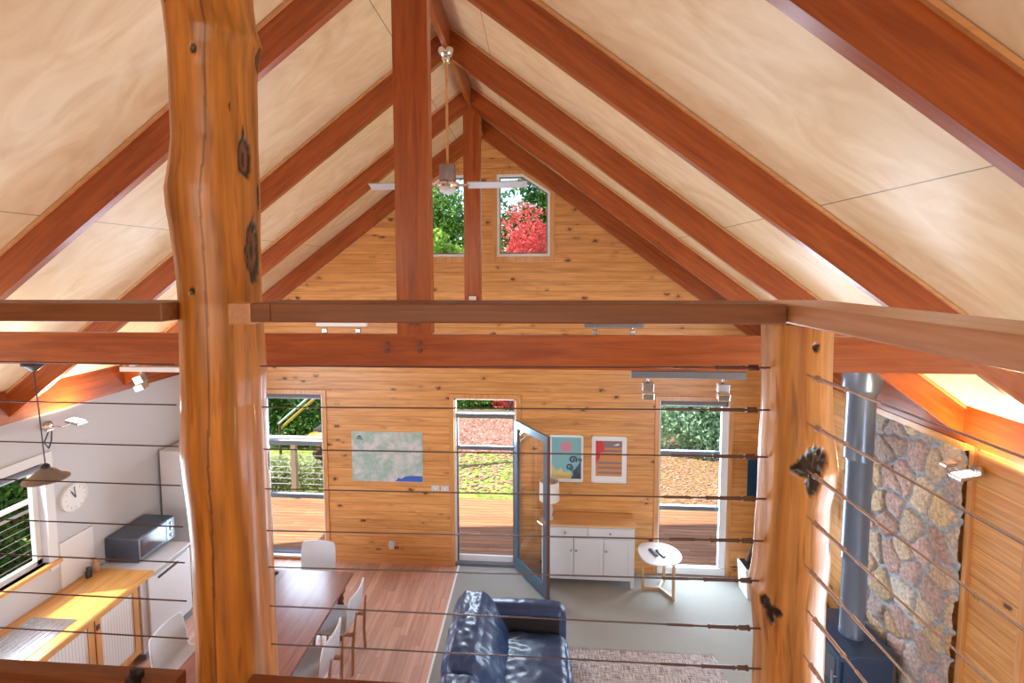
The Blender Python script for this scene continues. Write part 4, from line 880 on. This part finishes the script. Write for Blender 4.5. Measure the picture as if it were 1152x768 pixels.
# ------------------------------------------------------------------ kitchen
t = thing('kitchen_benchtop', 'long honey timber benchtop under the kitchen window', 'benchtop', (-4.6, 3.2, .91))
MB().box(XL, -4.24, 1.6, 3.25, .91, .95).box(XL, -4.24, 4.15, 4.95, .91, .95).box(XL, -4.82, 3.25, 4.15, .91, .95).box(-4.38, -4.24, 3.25, 4.15, .91, .95).build('bench_board', M['pine_yy'], t, bevel=0)
t = thing('kitchen_sink', 'stainless steel sink with drainer set in the benchtop', 'sink', (-4.6, 3.7, .93))
MB().box(-4.83, -4.37, 3.24, 4.16, .9505, .956).box(-4.78, -4.42, 3.32, 3.66, .9561, .9563).build('drainer', M['steel'], t)
mb = MB()
for k in range(7): mb.box(-4.79+.055*k, -4.775+.055*k, 3.74, 4.12, .956, .960)
mb.build('drainer_ribs', M['steel'], t, bevel=.001)
MB().box(-4.78, -4.42, 3.32, 3.66, .79, .80).box(-4.78, -4.77, 3.32, 3.66, .80, .95).box(-4.43, -4.42, 3.32, 3.66, .80, .95).box(-4.78, -4.42, 3.32, 3.33, .80, .95).box(-4.78, -4.42, 3.65, 3.66, .80, .95).build('bowl', M['steel'], t)
def beadboard():
    m, n, l, b = nt('white beadboard'); tc = n.new('ShaderNodeTexCoord'); sp = n.new('ShaderNodeSeparateXYZ'); l.new(tc.outputs['Object'], sp.inputs[0])
    g = math_node(n, l, 'LESS_THAN', math_node(n, l, 'FRACT', math_node(n, l, 'DIVIDE', sp.outputs[1], .032)), .14)
    l.new(mixc(n, l, g, (.80, .79, .77), (.5, .48, .46)), b.inputs['Base Color']); b.inputs['Roughness'].default_value = .5; return m
M['bead'] = beadboard()
for k in range(5):
    y1_ = 4.79-.53*k; y0_ = y1_-.525
    t = thing('base_cabinet', 'pine framed base cabinet with white beadboard door, %s from the dishwasher' % ['first', 'second', 'third', 'fourth', 'fifth'][k], 'cabinet', (-4.6, (y0_+y1_)/2, 0), 'base cabinets under the kitchen bench')
    top = .78 if k in (1, 2) else .905
    MB().box(XL+.01, -4.32, y0_, y1_, .10, top).box(-4.34, -4.32, y0_, y1_, top, .905).box(XL+.05, -4.40, y0_, y1_, 0.002, .10).build('carcass', M['pine_yy'], t)
    q = .07
    d_ = MB().box(-4.32, -4.298, y0_+.005, y0_+q, .12, .895).box(-4.32, -4.298, y1_-q, y1_-.005, .12, .895).box(-4.32, -4.298, y0_+q, y1_-q, .12, .12+q).box(-4.32, -4.298, y0_+q, y1_-q, .895-q*.7, .895).build('door', M['pine'], t, bevel=.002)
    box(-4.32, -4.308, y0_+q, y1_-q, .12+q, .895-q*.7).build('beadboard_panel', M['bead'], d_)
    for zz in (.25, .78): box(-4.30, -4.290, y0_+.012, y0_+.045, zz-.025, zz+.025).build('hinge', M['fitting'], d_)
# dishwasher with a white top
t = thing('dishwasher', 'white dishwasher with a dark handle beyond the benchtop', 'dishwasher', (-4.6, 5.2, 0))
box(XL+.02, -4.30, 4.82, 5.56, .06, .90).build('body', M['gloss_white'], t, bevel=.006)
box(XL+.01, -4.27, 4.97, 5.57, .90, .925).build('top_panel', M['gloss_white'], t, bevel=.003)
d_ = box(-4.30, -4.272, 4.90, 5.55, .10, .88).build('door', M['gloss_white'], t, bevel=.006)
box(-4.272, -4.262, 5.04, 5.34, .80, .825).build('handle', M['black'], d_)
box(-4.272, -4.268, 4.98, 5.50, .865, .872).build('control_strip', M['blind'], d_)
box(XL+.05, -4.285, 4.83, 5.55, .002, .06).build('kick_plate', M['blind'], t)
t = thing('microwave', 'dark blue grey microwave oven on the dishwasher end of the bench', 'microwave', (-4.78, 5.36, .93))
x0, x1, y0, y1 = -4.955+.02, -4.55, 5.09, 5.66
box(x0, x1, y0, y1, .935, 1.215).build('case', flat('blue grey steel case', (.10, .125, .17), .35, metal=.6), t, bevel=.006)
d_ = box(x1, x1+.016, y0+.01, y1-.14, .945, 1.205).build('door', flat('pewter door', (.22, .25, .30), .3, metal=.7), t, bevel=.003)
box(x1+.016, x1+.019, y0+.03, y1-.17, .99, 1.195).build('door_glass', flat('dark brown oven glass', (.06, .022, .02), .12, coat=.7), d_)
p_ = box(x1, x1+.014, y1-.135, y1-.01, .945, 1.205).build('control_panel', flat('pale steel panel', (.45, .58, .66), .3, metal=.6), t, bevel=.003)
for zz in (1.0, 1.08, 1.15): MB().lathe((x1+.013, y1-.07, zz), [(.018, 0), (.016, .018), (.002, .019)], 16, 'X').build('dial', M['steel'], p_, smooth=True)
for xx in (x0+.03, x1-.03):
    for yy in (y0+.04, y1-.04): MB().tube((xx, yy, .925), (xx, yy, .937), .012).build('foot', M['black'], t)
t = thing('jar', 'small tan jar on the bench left of the microwave', 'jar', (-4.88, 5.02, .95))
MB().lathe((-4.87, 4.99-.09, .9505), [(.028, 0), (.032, .01), (.032, .09), (.022, .105)], 20).build('jar_body', flat('tan ceramic', (.55, .36, .22), .4), t, smooth=True)
MB().lathe((-4.87, 4.90, .9505), [(.023, .105), (.024, .13), (.01, .135)], 20).build('lid', M['strip'], t, smooth=True)
t = thing('bench_gadget', 'small black gadget on the bench against the splash panel', 'gadget', (-4.87, 4.78, .95))
MB().lathe((-4.86, 4.79, .9505), [(.03, 0), (.03, .06), (.018, .08), (.018, .11)], 16).tube((-4.86, 4.79, 1.05), (-4.80, 4.76, 1.065), .014).build('gadget_body', M['black'], t, smooth=True)
t = thing('refrigerator', 'tall white refrigerator in the far kitchen corner', 'refrigerator', (-4.56, 6.25, 0))
box(-4.91, -4.28, 5.92, 6.60, .03, 1.93).build('body', M['gloss_white'], t, bevel=.008)
d_ = box(-4.28, -4.235, 5.925, 6.595, .70, 1.925).build('fridge_door', M['gloss_white'], t, bevel=.01)
d2 = box(-4.28, -4.235, 5.925, 6.595, .04, .69).build('freezer_door', M['gloss_white'], t, bevel=.01)
MB().tube((-4.215, 5.98, .80), (-4.215, 5.98, 1.2), .01).tube((-4.215, 5.98, .82), (-4.24, 5.98, .82), .008).tube((-4.215, 5.98, 1.18), (-4.24, 5.98, 1.18), .008).build('handle', M['steel'], d_)
box(-4.88, -4.30, 5.95, 6.57, .002, .03).build('plinth', M['black'], t)

# ------------------------------------------------------------------ outdoors
struct(box(-7.2, 8, YB+.13, 8.95, -.10, -.02).build('deck', M['deck']), 'sunlit timber deck outside the back wall', 'deck')
struct(box(-7.2, XL-.15, -3, YB+.13, -.10, -.02).build('deck', M['deck']), 'timber deck outside the kitchen window', 'deck')
struct(box(-60, 60, 8.95, 90, -.5, -.30).build('ground', M['lawn']), 'green lawn beyond the deck', 'ground')
struct(box(-60, -7.2, -30, 8.95, -.5, -.30).build('ground', M['lawn']), 'lawn beside the house', 'ground')
struct(box(2.4, 9, 9.4, 16, -.31, -.285).build('ground', M['mulch']), 'brown mulch bed outside the lounge window', 'ground')
def leaves(name, n_, sampler, size, mat, parent=None, flat_=False):
    rng = random.Random(sum(map(ord, name))+n_); vs, fs = [], []
    for i in range(n_):
        p = Vector(sampler(rng)); s_ = size*rng.uniform(.6, 1.3)
        a = Vector((rng.gauss(0, 1), rng.gauss(0, 1), rng.gauss(0, 1) if not flat_ else rng.gauss(0, .12))).normalized()
        b_ = a.cross(Vector((rng.gauss(0, 1), rng.gauss(0, 1), rng.gauss(0, 1))) if not flat_ else Vector((rng.gauss(0, .15), rng.gauss(0, .15), 1))).normalized()
        k = len(vs); vs += [p-a*s_, p+b_*s_*.45, p+a*s_, p-b_*s_*.45]; fs.append((k, k+1, k+2, k+3))
    me = bpy.data.meshes.new(name); me.from_pydata(vs, [], fs); me.materials.append(mat); o = bpy.data.objects.new(name, me); C.objects.link(o)
    if parent is not None: attach(o, parent)
    return o
def crown_sampler(c, r, lumps, seed):
    rg2 = random.Random(seed); L_ = []
    for i in range(lumps):
        d = Vector((rg2.gauss(0, 1), rg2.gauss(0, 1), rg2.gauss(0, 1))).normalized()*rg2.uniform(.2, .78)
        L_.append((Vector((c[0]+d.x*r[0], c[1]+d.y*r[1], c[2]+d.z*r[2])), rg2.uniform(.28, .5)))
    def f(rng):
        cc, k = rng.choice(L_); d = Vector((rng.gauss(0, 1), rng.gauss(0, 1), rng.gauss(0, 1))).normalized()*rng.uniform(.55, 1)**.5
        return (cc.x+d.x*r[0]*k, cc.y+d.y*r[1]*k, max(-.28, cc.z+d.z*r[2]*k))
    return f
def tree(name, label, cat, x, y, zc, r, n_, size, mat, lumps=14, seed=1, trunk=.12, group=None):
    t = thing(name, label, cat, (x, y, -.30), group)
    leaves('foliage', n_, crown_sampler((x, y, zc), r, lumps, seed), size, M[mat], t)
    mb = MB().tube((x, y, -.30), (x+.05, y, zc), trunk, trunk*.6, 10); rg2 = random.Random(seed)
    for k in range(5):
        a = rg2.uniform(0, 2*PI); z = zc-r[2]*.5+rg2.uniform(0, r[2]*.5); z = max(z, 0); mb.tube((x, y, z), (x+math.cos(a)*r[0]*.6, y+math.sin(a)*r[1]*.6, z+r[2]*.5), trunk*.4, trunk*.15, 7)
    mb.build('trunk', M['trunk'], t, smooth=True); return t
G = 'trees and shrubs around the house'
tree('red_maple', 'bright red maple seen through the right gable window', 'tree', -.1, 13.2, 4.75, (1.5, 1.3, 1.5), 5500, .055, 'leaf_red', 22, 3, .11, G)
tree('tall_tree', 'tall dark green tree behind the red maple', 'tree', .6, 20.5, 6.3, (3.2, 1.5, 3.4), 15000, .11, 'leaf_dark', 20, 4, .25, G)
tree('tall_tree', 'olive green tree filling the left gable window', 'tree', -3.7, 17.6, 5.6, (2.6, 1.0, 2.9), 9000, .09, 'leaf_mid', 20, 5, .2, G)
tree('garden_tree', 'lime green leafy tree low in the left gable window', 'tree', -2.2, 11.0, 4.25, (1.2, .7, 1.0), 6000, .07, 'leaf_lime', 16, 6, .1, G)
tree('hedge_shrub', 'dark green hedge shrub outside the dining window', 'shrub', -6.6, 12.4, 1.0, (2.4, .8, 1.9), 11000, .07, 'leaf_dark', 22, 7, .08, G)
tree('pale_shrub', 'pale green shrub behind the deck railing wires', 'shrub', -5.3, 9.35, .1, (1.6, .32, .62), 7000, .045, 'leaf_pale', 18, 8, .04, G)
tree('blue_shrub', 'blue green feathery shrub outside the lounge window', 'shrub', 4.1, 12.3, .9, (2.0, 1.0, 1.6), 18000, .06, 'leaf_blue', 26, 9, .08, G)
tree('lime_shrub', 'lime green shrub left of the blue green one', 'shrub', 2.9, 14.9, .8, (1.0, .9, 1.5), 5000, .06, 'leaf_lime', 14, 10, .06, G)
tree('flowering_shrub', 'pink flowered shrub at the far end of the lawn', 'shrub', -.9, 15.45, .15, (.9, .15, .42), 1500, .05, 'leaf_red', 12, 11, .04, G)
tree('flowering_shrub', 'dark leafy shrub beyond the fallen leaves', 'shrub', -1.6, 16.2, .3, (3.0, .5, .9), 7000, .08, 'leaf_dark', 18, 12, .08, G)
tree('kitchen_shrub', 'dark green shrub outside the kitchen window', 'shrub', -8.3, 6.4, .55, (.95, 2.4, 1.25), 18000, .07, 'leaf_dark', 24, 13, .06, G)
tree('kitchen_shrub', 'brighter green shrub outside the kitchen window, farther back', 'shrub', -10.2, 9.9, 1.0, (1.2, 1.6, 1.8), 9000, .08, 'leaf_mid', 20, 14, .06, G)
tree('far_tree', 'broad green tree right of the lawn', 'tree', 7.5, 18, 3.0, (3, 2, 3.2), 8000, .12, 'leaf_mid', 18, 15, .2, G)
tree('far_tree', 'broad dark tree far left of the lawn', 'tree', -9, 19, 3.0, (4, 2, 3.4), 9000, .13, 'leaf_dark', 20, 16, .2, G)
lit = leaves('fallen_leaves', 16000, lambda r: (r.uniform(-3.2, 1.6), r.uniform(12.0, 14.8) if r.random() < .9 else r.uniform(9.8, 12), -.285+r.uniform(0, .02)), .055, M['leaf_litter'], None, True)
tag(lit, 'carpet of fallen pink brown leaves on the lawn', 'leaves', kind='stuff')
lit2 = leaves('ground_litter', 2500, lambda r: (r.uniform(2.5, 6), r.uniform(9.5, 13.5), -.28+r.uniform(0, .02)), .04, M['leaf_litter'], None, True)
tag(lit2, 'scattered dry leaves on the mulch bed', 'leaves', kind='stuff')
tag(box(-6, 2.2, 14.9, 15.2, -.3, -.12).build('garden_edging', flat('grey timber sleeper', (.16, .13, .12), .9, bump=.4), bevel=.02), 'grey timber sleeper edging behind the fallen leaves', 'edging')
# deck railing left
def deck_rail(name, pts, posts, lab, ax):
    t = thing(name, lab, 'railing', (pts[0][0], pts[0][1], -.02))
    (xa, ya2), (xb, yb3) = pts
    MB().obox(((xa+xb)/2, (ya2+yb3)/2, 1.15), (xb-xa, yb3-ya2, 0), (-(yb3-ya2), xb-xa, 0), (0, 0, 1), math.hypot(xb-xa, yb3-ya2)/2, .04, .022).build('top_rail', M['frame_white'], t, bevel=.004)
    for k in range(9): z = 1.02-.11*k; MB().tube((xa, ya2, z), (xb, yb3, z), .005 if k else .02).build('wire', M['steel'], t)
    for px_, py_ in posts: box(px_-.045, px_+.045, py_-.045, py_+.045, -.02, 1.13).build('post', M['greywood'], t)
deck_rail('deck_railing', ((-8.8, 8.75), (-3.2, 8.75)), [(-4.57, 8.75), (-6.4, 8.75), (-3.25, 8.75)], 'white topped wire railing along the back deck', 'x')
deck_rail('deck_railing', ((-6.9, -2), (-6.9, 8.6)), [(-6.9, -1), (-6.9, 1.5), (-6.9, 3.4), (-6.9, 6.5), (-6.9, 8.5)], 'white topped wire railing outside the kitchen window', 'y')
# garden frame and orange boat beyond the railing
t = thing('garden_swing', 'leaning yellow and silver poles beyond the dining window', 'frame', (-5.4, 10.4, -.3))
MB().tube((-5.95, 10.8, .62), (-4.75, 11.0, 1.68), .03).build('yellow_pole', flat('yellow paint', (.75, .48, .05), .4), t)
MB().tube((-5.95, 10.75, .76), (-4.75, 10.95, 1.82), .025).build('silver_pole', flat('pale blue paint', (.5, .68, .62), .4), t)
MB().tube((-4.75, 10.97, -.3), (-4.75, 10.97, 1.9), .03).tube((-5.95, 10.78, -.3), (-5.95, 10.78, .78), .03).build('upright', M['trunk'], t)
t = thing('covered_boat', 'orange boat under a dark cover beyond the railing', 'boat', (-4.6, 10.6, -.3))
MB().lathe((-4.45, 10.2, .62), [(.01, -.62), (.12, -.5), (.2, -.2), (.2, .5), (.12, .8), (.01, .95)], 20, 'X').build('hull', flat('orange plastic', (.80, .24, .02), .4), t, smooth=True)
MB().lathe((-4.40, 10.25, .80), [(.01, -.5), (.14, -.3), (.20, 0), (.2, .6), (.01, .9)], 18, 'X').build('dark_cover', flat('dark tarpaulin', (.04, .045, .04), .8), t, smooth=True)
for xx in (-4.7, -4.0): box(xx-.04, xx+.04, 9.85, 10.2, -.3, .45).build('stand', M['trunk'], t)
